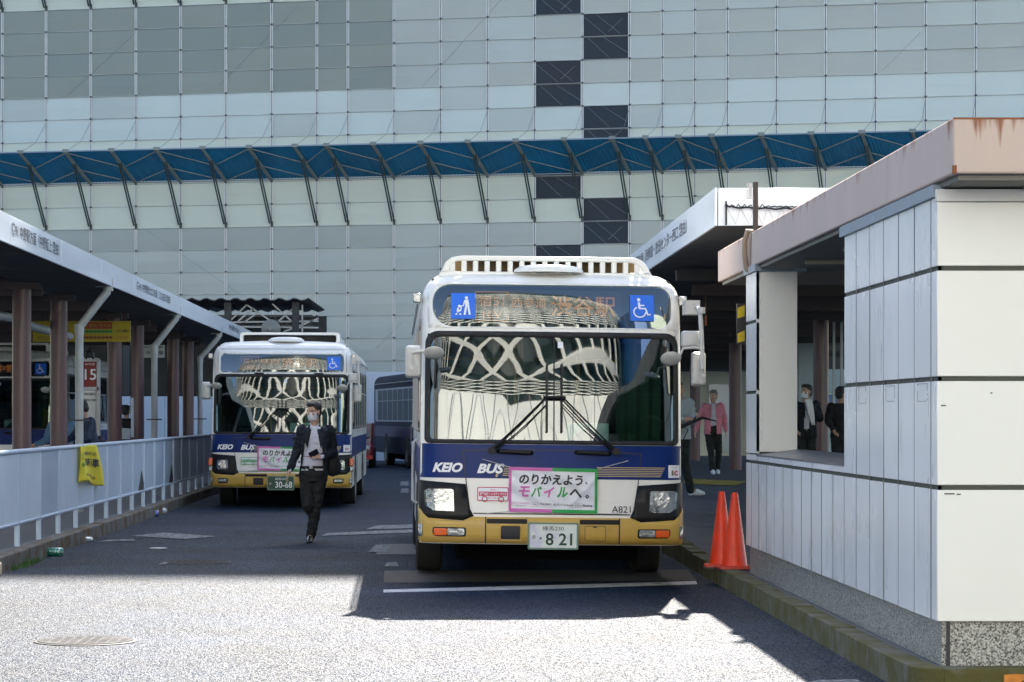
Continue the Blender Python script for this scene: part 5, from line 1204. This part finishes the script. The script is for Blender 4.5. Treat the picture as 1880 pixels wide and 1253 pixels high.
def person(label,loc,J,style,rz=0,voxel=.009,group=None):
    """J: joints in metres in the person's own frame (x = image right when rz=0, -y = toward the viewer)"""
    t=thing('person',label,'person',loc,rz,group,local=True)
    hx,hy,hz=J['head']; yaw=R(J.get('yaw',0)); pit=R(J.get('pitch',0)); RT=Matrix.Rotation(yaw,3,'Z')@Matrix.Rotation(pit,3,'X')
    H=lambda x,y,z: Vector((hx,hy,hz))+RT@Vector((x,y,z))   # head frame: face looks to -y
    nk=Vector(J['neck']); ch=Vector(J['chest']); pv=Vector(J['pelvis']); sw=J.get('sw',.185); hw=.09
    sl=Vector(J.get('shl',ch+Vector((-sw,0,.0)))); sr=Vector(J.get('shr',ch+Vector((sw,0,.0))))
    mb=MB()
    # head: skull, jaw, face features, ears, neck
    ell(mb,H(0,.015,.035),(.076,.094,.094),rot=RT); ell(mb,H(0,-.02,-.035),(.058,.066,.072),rot=RT); ell(mb,H(0,-.045,-.085),(.032,.03,.026),rot=RT)
    capsule(mb,H(0,-.088,.012),H(0,-.106,-.022),.010,.014,8); ell(mb,H(0,-.094,-.028),(.017,.011,.009),rot=RT)
    for s in (-1,1):
        ell(mb,H(s*.078,.01,-.005),(.009,.02,.031),rot=RT); capsule(mb,H(s*.014,-.083,.030),H(s*.048,-.074,.030),.010,.009,8); ell(mb,H(s*.042,-.060,-.02),(.022,.02,.02),rot=RT)
        ell(mb,H(s*.031,-.072,.010),(.014,.012,.009),rot=RT)
    capsule(mb,H(-.018,-.086,-.052),H(.018,-.086,-.052),.008,.008,8); capsule(mb,H(-.015,-.084,-.062),H(.015,-.084,-.062),.008,.008,8)
    capsule(mb,nk+Vector((0,.01,-.03)),H(0,.02,-.05),.058,.052)
    torso(mb,[(pv.x,pv.y,pv.z-.10,.13,.09),(pv.x,pv.y,pv.z,.15,.105),(pv.x*.6+ch.x*.4,pv.y*.6+ch.y*.4,pv.z+.14,.13,.095),(ch.x,ch.y,ch.z-.12,.155,.11),(ch.x,ch.y,ch.z,.15,.10),(nk.x,nk.y,nk.z-.02,.07,.06)])
    arms={}
    for s,key,sh in ((-1,'l',sl),(1,'r',sr)):
        el=Vector(J['el'+key]); wr=Vector(J['wr'+key]); arms[key]=(sh,el,wr)
        capsule(mb,sh,el,.052,.040); capsule(mb,el,wr,.040,.026)
        hd=J.get('hand'+key,(wr-el)); pl=J.get('palm'+key,(-s,0.2,0)); hand(mb,wr,hd,pl,J.get('curl'+key,.5),thumb=J.get('th'+key,s))
    for s,key in ((-1,'l'),(1,'r')):
        hp=pv+Vector((s*hw,0,-.04)); kn=Vector(J['kn'+key]); an=Vector(J['an'+key]); capsule(mb,hp,kn,.078,.052); capsule(mb,kn,an,.050,.034)
        capsule(mb,an-Vector((0,0,.0)),an+Vector(J.get('toe'+key,(0,-.12,-.05))),.036,.03)
    body=obj('body',fuse(mb,voxel,4),SKIN,t,local=True)
    # eyes & brows
    e=MB()
    for s in (-1,1): ell(e,H(s*.031,-.0795,.011),(.012,.006,.0045),10,8,RT)
    obj('eyes',e,mat('eye_dark',(.03,.02,.02),.3),t,local=True)
    e=MB()
    for s in (-1,1): capsule(e,H(s*.015,-.090,.032),H(s*.050,-.078,.034),.0028,.002,6)
    obj('eyebrows',e,style.get('hair',HAIR),t,local=True)
    # hair
    e=MB(); hl=style.get('hairlen',.0)
    ell(e,H(0,.028,.052),(.086,.096,.088),rot=RT); ell(e,H(0,.055,-.005),(.078,.062,.075),rot=RT); ell(e,H(-.01,-.04,.098),(.062,.048,.032),rot=RT)
    for i in range(16):
        a=random.uniform(0,6.28); ell(e,H(.06*math.cos(a),.03+.07*math.sin(a),.09+random.uniform(-.03,.03)),(.025,.025,.02),8,6,RT)
    if hl: ell(e,H(0,.06,-.09),(.09,.06,hl),rot=RT)
    obj('hair',fuse(e,.008,2,.006,.025),style.get('hair',HAIR),t,local=True)
    # trousers
    def legs(r0,r1,r2,r3,zc=0):
        e=MB()
        torso(e,[(pv.x,pv.y,pv.z-.12,.155,.115),(pv.x,pv.y,pv.z-.02,.172,.122),(pv.x,pv.y,pv.z+.06,.158,.112)])
        for s,key in ((-1,'l'),(1,'r')):
            hp=pv+Vector((s*hw,0,-.05)); kn=Vector(J['kn'+key]); an=Vector(J['an'+key]); capsule(e,hp,kn,r0,r1); capsule(e,kn,an+(kn-an).normalized()*.0,r2,r3,seg=2)
        return e
    tr=style['trousers']; obj('trousers',fuse(legs(.098,.078,.076,.062),voxel,5,.010,.09),tr,t,local=True)
    if style.get('belt'):
        e=MB(); torso(e,[(pv.x,pv.y,pv.z+.045,.166,.120),(pv.x,pv.y,pv.z+.080,.165,.119)]); bl=obj('belt',e,BLACKP,t,local=True,smooth=True); e=MB(); e.box((pv.x-.045,pv.y-.128,pv.z+.045),(pv.x-.005,pv.y-.118,pv.z+.080)); obj('buckle',e,STEEL,bl,local=True,bevel=.004)
    # shoes
    for s,key in ((-1,'l'),(1,'r')):
        an=Vector(J['an'+key]); td=Vector(J.get('toe'+key,(0,-.12,-.05))); e=MB(); capsule(e,an+Vector((0,.02,-.045)),an+td*1.15+Vector((0,0,-.01)),.044,.036,12); capsule(e,an+Vector((0,.02,0)),an+Vector((0,.015,-.04)),.042,.045); capsule(e,an+td*.7,an+td*1.3+Vector((0,0,-.008)),.042,.030,12)
        obj('shoe',fuse(e,.008,3),style.get('shoes',mat('shoe_black',(.012,.012,.012),.2,coat=.6)),t,local=True)
    # shirt
    def upper(gr,ga,zlow,collar=True,sleeve=1.0):
        e=MB(); zl=zlow
        k=(pv.z+.14)
        torso(e,[(pv.x,pv.y,zl,.168+gr,.118+gr),(pv.x*.8+ch.x*.2,pv.y,pv.z+.08,.155+gr,.112+gr),(pv.x*.5+ch.x*.5,(pv.y+ch.y)/2,pv.z+.20,.152+gr,.110+gr),(ch.x,ch.y,ch.z-.13,.170+gr,.122+gr),(ch.x,ch.y,ch.z-.02,.172+gr,.108+gr),(ch.x,ch.y,ch.z+.045,.12+gr,.082+gr),(nk.x,nk.y,nk.z-.015,.066+gr*.6,.062+gr*.6)])
        for key in ('l','r'):
            sh,el,wr=arms[key]; w2=wr+(el-wr)*(1-sleeve); capsule(e,sh,el,.066+ga,.052+ga); capsule(e,el,w2,.052+ga,.038+ga,seg=2)
        return e
    if style.get('shirt'):
        obj('shirt',fuse(upper(0,-.006,pv.z+.02,sleeve=1.02),voxel,4,.006,.07),style['shirt'],t,local=True)
        e=MB()
        for s in (-1,1): e.add([nk+Vector((s*.008,-.075,-.02)),nk+Vector((s*.052,-.050,.028)),nk+Vector((s*.066,-.03,-.0)),nk+Vector((s*.042,-.100,-.055))],[(0,1,2,3)])
        obj('collar',e,style['shirt'],t,local=True,solid=.006)
    if style.get('jacket'):
        me=fuse(upper(.022,.010,pv.z+style.get('jlow',-.10),sleeve=.93),voxel,5,.012,.10)
        if style.get('open'):
            bm=bmesh.new(); bm.from_mesh(me); wt,wb=style['open']
            kill=[]
            for f in bm.faces:
                c=f.calc_center_median()
                if c.y<ch.y-.03:
                    u=max(0,min(1,(nk.z-c.z)/(nk.z-(pv.z-.1)))); w=wt+(wb-wt)*u
                    cx=nk.x+(pv.x-nk.x)*u+style.get('oshift',0)*u
                    if abs(c.x-cx)<w and c.z<nk.z+.05 and abs(c.x-cx)<.2: 
                        if all((c-Vector(arms[k][2])).length>.09 and (c-Vector(arms[k][1])).length>.07 for k in 'lr'): kill.append(f)
                if c.z<pv.z+style.get('jlow',-.10)+.01 and abs(f.normal.z)>.6 and abs(c.x-pv.x)<.15: kill.append(f)
            bmesh.ops.delete(bm,geom=list(set(kill)),context='FACES'); bm.to_mesh(me); bm.free()
        jk=obj('jacket',me,style['jacket'],t,local=True,solid=.008)
        if style.get('open'):
            e=MB(); wt,wb=style['open']
            for s in (-1,1):
                e.add([nk+Vector((s*.06,-.035,.015)),nk+Vector((s*(wt+.045),-.115,-.09)),nk+Vector((s*(wt+.055),-.135,-.15)),nk+Vector((s*(wt+.0),-.145,-.30)),nk+Vector((s*.035,-.10,-.06))],[(0,1,2,3,4)])
            obj('lapel',e,style['jacket'],jk,local=True,solid=.008)
        if style.get('hood'):
            e=MB(); ell(e,nk+Vector((0,.07,-.01)),(.11,.07,.07)); obj('hood',fuse(e,.012,2,.01,.05),style['jacket'],jk,local=True)
    if style.get('mask'):
        e=MB(); n=10
        for j in range(n+1):
            for i in range(n+1):
                u=-1+2*i/n; v=j/n; z=-.105+.105*v; w=.060+.006*v; bul=.02*(1-u*u)*math.sin(math.pi*min(1,v*1.0)*.9+.3)
                e.v.append(tuple(H(w*u,-.088-bul+.060*abs(u)**2.2+(.02*(1-v)),z+.0)))
        e.f=[(j*(n+1)+i,j*(n+1)+i+1,(j+1)*(n+1)+i+1,(j+1)*(n+1)+i) for j in range(n) for i in range(n)]; e.m=[0]*len(e.f)
        mk=obj('face_mask',e,mat('mask_white',(.78,.80,.84),.8,bump=.3,bs=60),t,local=True,smooth=True,solid=.004)
        e=MB()
        for s in (-1,1): e.tube([H(s*.064,-.03,-.01),H(s*.084,.02,.02)],.002,4); e.tube([H(s*.062,-.03,-.08),H(s*.084,.02,-.02)],.002,4)
        obj('ear_loop',e,SIGNW,mk,local=True)
    return t
NAVYJ=mat('jacket_navy',(.006,.009,.016),.8,var=.2,vs=14); SHIRT=mat('shirt_pale',(.60,.60,.68),.7,var=.05,vs=10); TRB=mat('trousers_charcoal',(.008,.010,.009),.8,var=.25,vs=9)
# main walker
s=143.0; Y=31.05
def mz(zx,zy): return ((zx-310)*.2316/s, CH-((720+.2316*zy)-HY)/s)
bx=(500+.2316*310-VX)/s
def j(zx,zy,y=0): a,b=mz(zx,zy); return (a,y,b)
J=dict(head=(j(328,178)[0],-.02,mz(0,160)[1]),yaw=-38,pitch=3,neck=j(335,258,0),chest=j(345,305,0),sw=.175,pelvis=j(325,635,.0),
 ell=j(190,470,.06),wrl=j(140,618,-.06),handl=(-.07,-.03,-.2),palml=(1,.3,0),curll=.35,
 elr=j(480,470,.10),wrr=j(400,512,-.20),handr=(-.35,-.10,.03),palmr=(0,.5,-.3),curlr=.9,thr=-1,
 knl=j(285,900,-.10),anl=(j(330,1010)[0],.42,.30),toel=(.0,-.06,-.11),knr=j(345,905,-.03),anr=(j(305,1150)[0],-.0,.085),toer=(-.02,-.15,-.045))
J['neck']=j(335,262,0)
man=person('man in a navy jacket, white shirt and face mask walking between the two buses',(bx,Y,0),J,dict(trousers=TRB,shirt=SHIRT,jacket=NAVYJ,open=(.085,.165),oshift=-.02,belt=True,mask=True,jlow=-.06),voxel=.008)
# phone and shoulder bag: things he holds
c=Vector((bx,Y,0))+Vector(j(335,485,-.23)); t=thing('phone','black phone held at the waist by the masked walking man','phone',c)
mb=MB(); mb.box((-.036,-.006,-.07),(.036,.006,.07)); o=obj('phone_body',mb,BLACKP,t,local=True,bevel=.006); t.rotation_euler=(R(20),R(62),0)
mb=MB(); mb.box((-.033,-.0075,-.066),(.033,-.006,.066)); obj('phone_screen',mb,mat('phone_screen',(.01,.01,.012),.08,coat=1),t,local=True)
t=thing('pen','thin dark red stylus held in front of the masked walking man','pen',Vector((bx,Y,0))+Vector(j(290,508,-.26))); mb=MB(); mb.tube([(-.045,0,0),(.045,0,.0)],.005,6); obj('pen_barrel',mb,mat('pen_maroon',(.2,.03,.06),.4),t,local=True)
mb=MB(); mb.tube([(-.055,0,0),(-.045,0,0)],.003,6); obj('pen_tip',mb,STEEL,t,local=True)
BAG=mat('bag_black',(.014,.014,.016),.7,var=.3,vs=12)
t=thing('backpack','black backpack worn behind the masked walking man','bag',Vector((bx,Y,0))+Vector(j(470,560,.18)))
mb=MB(); ell(mb,(0,0,0),(.10,.10,.19)); ell(mb,(0.03,.05,-.06),(.09,.08,.12)); obj('bag_body',fuse(mb,.012,3,.01,.06),BAG,t,local=True)
mb=MB(); mb.tube([(-.05,-.05,.2),(-.12,-.20,.36),(-.13,-.27,.28)],.012,6); obj('strap',mb,BAG,t,local=True)
# generic bystanders
def stand(h=1.7,lean=0,armf=.0,step=.0):
    k=h/1.75
    return dict(head=(0,-.02-lean*.6,1.63*k),yaw=0,neck=(0,-lean*.45,1.49*k),chest=(0,-lean*.35,1.42*k),pelvis=(0,0,.97*k),sw=.17,
      ell=(-.25,.03,1.14*k),wrl=(-.26,-.06,.90*k),elr=(.25,.03,1.14*k),wrr=(.26,-.06,.90*k),
      knl=(-.09-step*.0,-.06,.52*k),anl=(-.09,.02,.09),knr=(.09,-.03,.52*k),anr=(.09,.04,.09))
PINK=mat('jacket_pink',(.62,.22,.28),.8,var=.1,vs=9); HOOD=mat('hoodie_grey',(.36,.42,.45),.85,var=.12,vs=8); WSH=mat('shoe_white',(.75,.78,.80),.5)
def at_px(px,Y,z): return ((px-VX)*Y/F,Y,z)
Jp=stand(1.74); Jp.update(yaw=-25,ell=(-.29,.02,1.15),wrl=(-.36,-.05,.90),knl=(-.05,-.05,.5),anl=(-.02,-.1,.09),knr=(.12,.02,.5),anr=(.11,.15,.09))
person('grey-haired person in a pink blazer and dark trousers near the right platform column',at_px(1309,50.5,.42),Jp,dict(trousers=TRB,shirt=SHIRT,jacket=PINK,open=(.05,.07),hair=HAIRG,shoes=WSH,jlow=-.14),voxel=.014)
Jh=stand(1.72); Jh.update(yaw=60,head=(-.02,-.02,1.60),ell=(-.2,.03,1.14),wrl=(.05,-.22,1.16),elr=(.22,-.05,1.14),wrr=(.24,-.26,1.20),knl=(-.16,0,.52),anl=(-.20,.1,.12),knr=(.08,-.10,.53),anr=(.17,-.12,.09),toel=(.10,-.05,-.05),toer=(.14,-.03,-.03))
ho=person('person in a pale grey hoodie and dark trousers striding just right of the front bus',at_px(1246,36.5,.42),Jh,dict(trousers=TRB,jacket=HOOD,hood=True,shoes=WSH,hairlen=.05),voxel=.012)
t=thing('umbrella','folded black umbrella held by the person in the grey hoodie','umbrella',Vector(at_px(1246,36.5,.42))+Vector((.2,-.30,1.16)))
mb=MB(); mb.tube([(-.2,0,-.12),(.12,0,.02),(.34,0,-.03)],[.03,.022,.008],8); obj('canopy_folded',mb,BAG,t,local=True); mb=MB(); mb.tube([(.0,0,-.0),(.06,0,.09),(.02,0,.13)],.01,6); obj('handle',mb,BLACKP,t,local=True)
t=thing('shoulder_bag','dark bag slung at the side of the person in the grey hoodie','bag',Vector(at_px(1246,36.5,.42))+Vector((-.1,-.19,1.05)))
mb=MB(); ell(mb,(0,0,0),(.13,.06,.09)); obj('bag_body',fuse(mb,.012,2),BAG,t,local=True); mb=MB(); mb.tube([(.1,0,.05),(.22,-.02,-.05),(.1,-.03,-.3),(0,-.02,-.34)],.008,5); obj('strap',mb,BAG,t,local=True)
Jw=stand(1.72,.05); Jw.update(yaw=-50,pitch=-8,elr=(.24,-.02,1.16),wrr=(.02,-.24,1.40),handr=(-.1,-.02,.08),ell=(-.26,-.02,1.15),wrl=(-.2,-.2,1.0))
person('person in a dark suit lifting a white cloth, seen through the kiosk opening',at_px(1479,40,.42),Jw,dict(trousers=TRB,shirt=SHIRT,jacket=NAVYJ,open=(.03,.05),mask=True),voxel=.013)
t=thing('white_towel','white towel dangling from the hand of the suited person in the kiosk opening','towel',Vector(at_px(1479,40,.42))+Vector((.0,-.30,1.42)))
mb=MB(); n=8; vs=[]
for jj in range(n+1):
    for ii in range(5): u=ii/4; v=jj/n; vs.append((-.06+.12*u*(1-v*.6)+.12*v,-.02*math.sin(u*6+v*3),-.42*v+.06))
mb.add(vs,[(jj*5+ii,jj*5+ii+1,(jj+1)*5+ii+1,(jj+1)*5+ii) for jj in range(n) for ii in range(4)]); obj('cloth',mb,SIGNW,t,local=True,smooth=True,solid=.01)
Jd=stand(1.68); Jd.update(yaw=120,ell=(-.24,-.1,1.12),wrl=(-.18,-.28,.98))
person('dark-clothed person with back turned at the right side of the kiosk opening',at_px(1545,40,.42),Jd,dict(trousers=TRB,jacket=mat('coat_black',(.01,.01,.012),.85)),voxel=.014)
Jl=stand(1.70,.22); Jl.update(yaw=-55,pitch=22,ell=(-.22,-.2,1.12),wrl=(-.15,-.42,1.05),elr=(.22,-.16,1.1),wrr=(.15,-.38,1.0))
person('man in a dark blue jacket bending beside the stop pillar behind the left railing',at_px(166,40.5,.16),Jl,dict(trousers=TRB,jacket=mat('jacket_blue_dark',(.012,.025,.06),.6,var=.3,vs=8)),rz=R(-55),voxel=.013)
t=thing('backpack','dark backpack on the bending man behind the left railing','bag',Vector(at_px(184,40.8,1.1))); mb=MB(); ell(mb,(0,0,0),(.11,.12,.2)); obj('bag_body',fuse(mb,.014,2,.01,.06),BAG,t,local=True)
mb=MB(); mb.tube([(-.08,0,.15),(-.16,0,.2),(-.2,-.02,.08)],.015,6); obj('strap',mb,BAG,t,local=True)
Jj=stand(1.62); Jj.update(yaw=60,ell=(-.26,-.08,1.05),wrl=(-.42,-.20,.98),handl=(-.1,-.05,-.03))
person('person in a pale denim jacket with a hand on the left railing between two columns',at_px(114,41.5,.16),Jj,dict(trousers=TRB,jacket=mat('denim_pale',(.10,.18,.27),.8,var=.2,vs=10),hairlen=.10),voxel=.013)
Jq=stand(1.68); Jq.update(yaw=160)
person('dark silhouetted person with a pale bag between the third and fourth left columns',at_px(232,50,.16),Jq,dict(trousers=TRB,jacket=mat('coat_black',(.01,.01,.012),.85)),voxel=.014)
t=thing('paper_bag','pale bag carried by the dark person between the left columns','bag',Vector(at_px(228,49.5,1.25))); mb=MB(); mb.prism([(-.12,-.1),(.12,-.1),(.14,.12),(-.10,.14)],-.05,.05); obj('bag_body',mb,mat('bag_pale',(.5,.55,.62),.7),t,local=True,bevel=.01); mb=MB(); mb.tube([(-.05,0,.13),(0,0,.22),(.06,0,.13)],.006,5); obj('strap',mb,BAG,t,local=True)
# ------------------------------------------------------------------ buses
B1=make_bus('nearest bus, pale with navy band and ochre bumper, plate 8 21',(1.164+.0,22.77,0),R(.7),.65)
B2=make_bus('bus on the left behind the walking man, dark green plate 30-68',(-2.6,42.7,-.05),0,.25,model='B',plate=('練馬200','か','30-68',True),dest=('宿51','経由','渋谷駅'),fleet=None,pram=False)
B4=make_bus('bus partly hidden behind the two nearest left columns',(-9.05,50.5,.0),0,0,model='B',plate=('練馬200','か','12-45',True),detail=False,dest=('中野','','中野駅'),fleet=None,pram=False)
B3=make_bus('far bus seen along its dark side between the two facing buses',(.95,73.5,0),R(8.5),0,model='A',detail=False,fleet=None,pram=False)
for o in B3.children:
    if o.name.startswith('body'): o.data.materials[0]=mat('bus_body_shaded_blue',(.03,.04,.07),.6,coat=.0,spec=.2); o.data.materials[1]=mat('bus_body_purple',(.03,.015,.07),.4)  # white paint swapped for a dark blue that holds the side's shade
# ------------------------------------------------------------------ camera, light, world
cd=bpy.data.cameras.new('camera'); cam=bpy.data.objects.new('camera',cd); COL.objects.link(cam); S.camera=cam
cam.location=(0,0,CH); cam.rotation_euler=(R(90),0,0); cd.sensor_width=36; cd.lens=F*36/1880; cd.shift_x=(940-VX)/1880; cd.shift_y=(HY-626.5)/1880; cd.clip_end=800; cd.clip_start=.5
sd=Vector((.2,1.31,1.0)).normalized(); elev=math.asin(sd.z); az=math.atan2(sd.x,sd.y)
ld=bpy.data.lights.new('sun','SUN'); lo=bpy.data.objects.new('sun',ld); COL.objects.link(lo); ld.energy=4.8; ld.angle=R(.6); ld.color=(1,.93,.83)
lo.rotation_euler=sd.to_track_quat('Z','Y').to_euler()
w=bpy.data.worlds.new('World'); S.world=w; w.use_nodes=True; N=w.node_tree.nodes; sk=N.new('ShaderNodeTexSky'); sk.sky_type='NISHITA'; sk.sun_disc=False; sk.sun_elevation=elev; sk.sun_rotation=az; sk.dust_density=2.2; sk.ozone_density=1.8
w.node_tree.links.new(sk.outputs[0],N['Background'].inputs[0]); N['Background'].inputs[1].default_value=.13
S.view_settings.view_transform='Standard'; S.view_settings.look='None'; S.view_settings.exposure=EXPO; S.view_settings.gamma=1
S.cycles.max_bounces=7; S.cycles.diffuse_bounces=3; S.cycles.glossy_bounces=4; S.cycles.transparent_max_bounces=12; S.cycles.use_denoising=True; S.cycles.sample_clamp_indirect=6; S.cycles.caustics_reflective=False; S.cycles.caustics_refractive=False
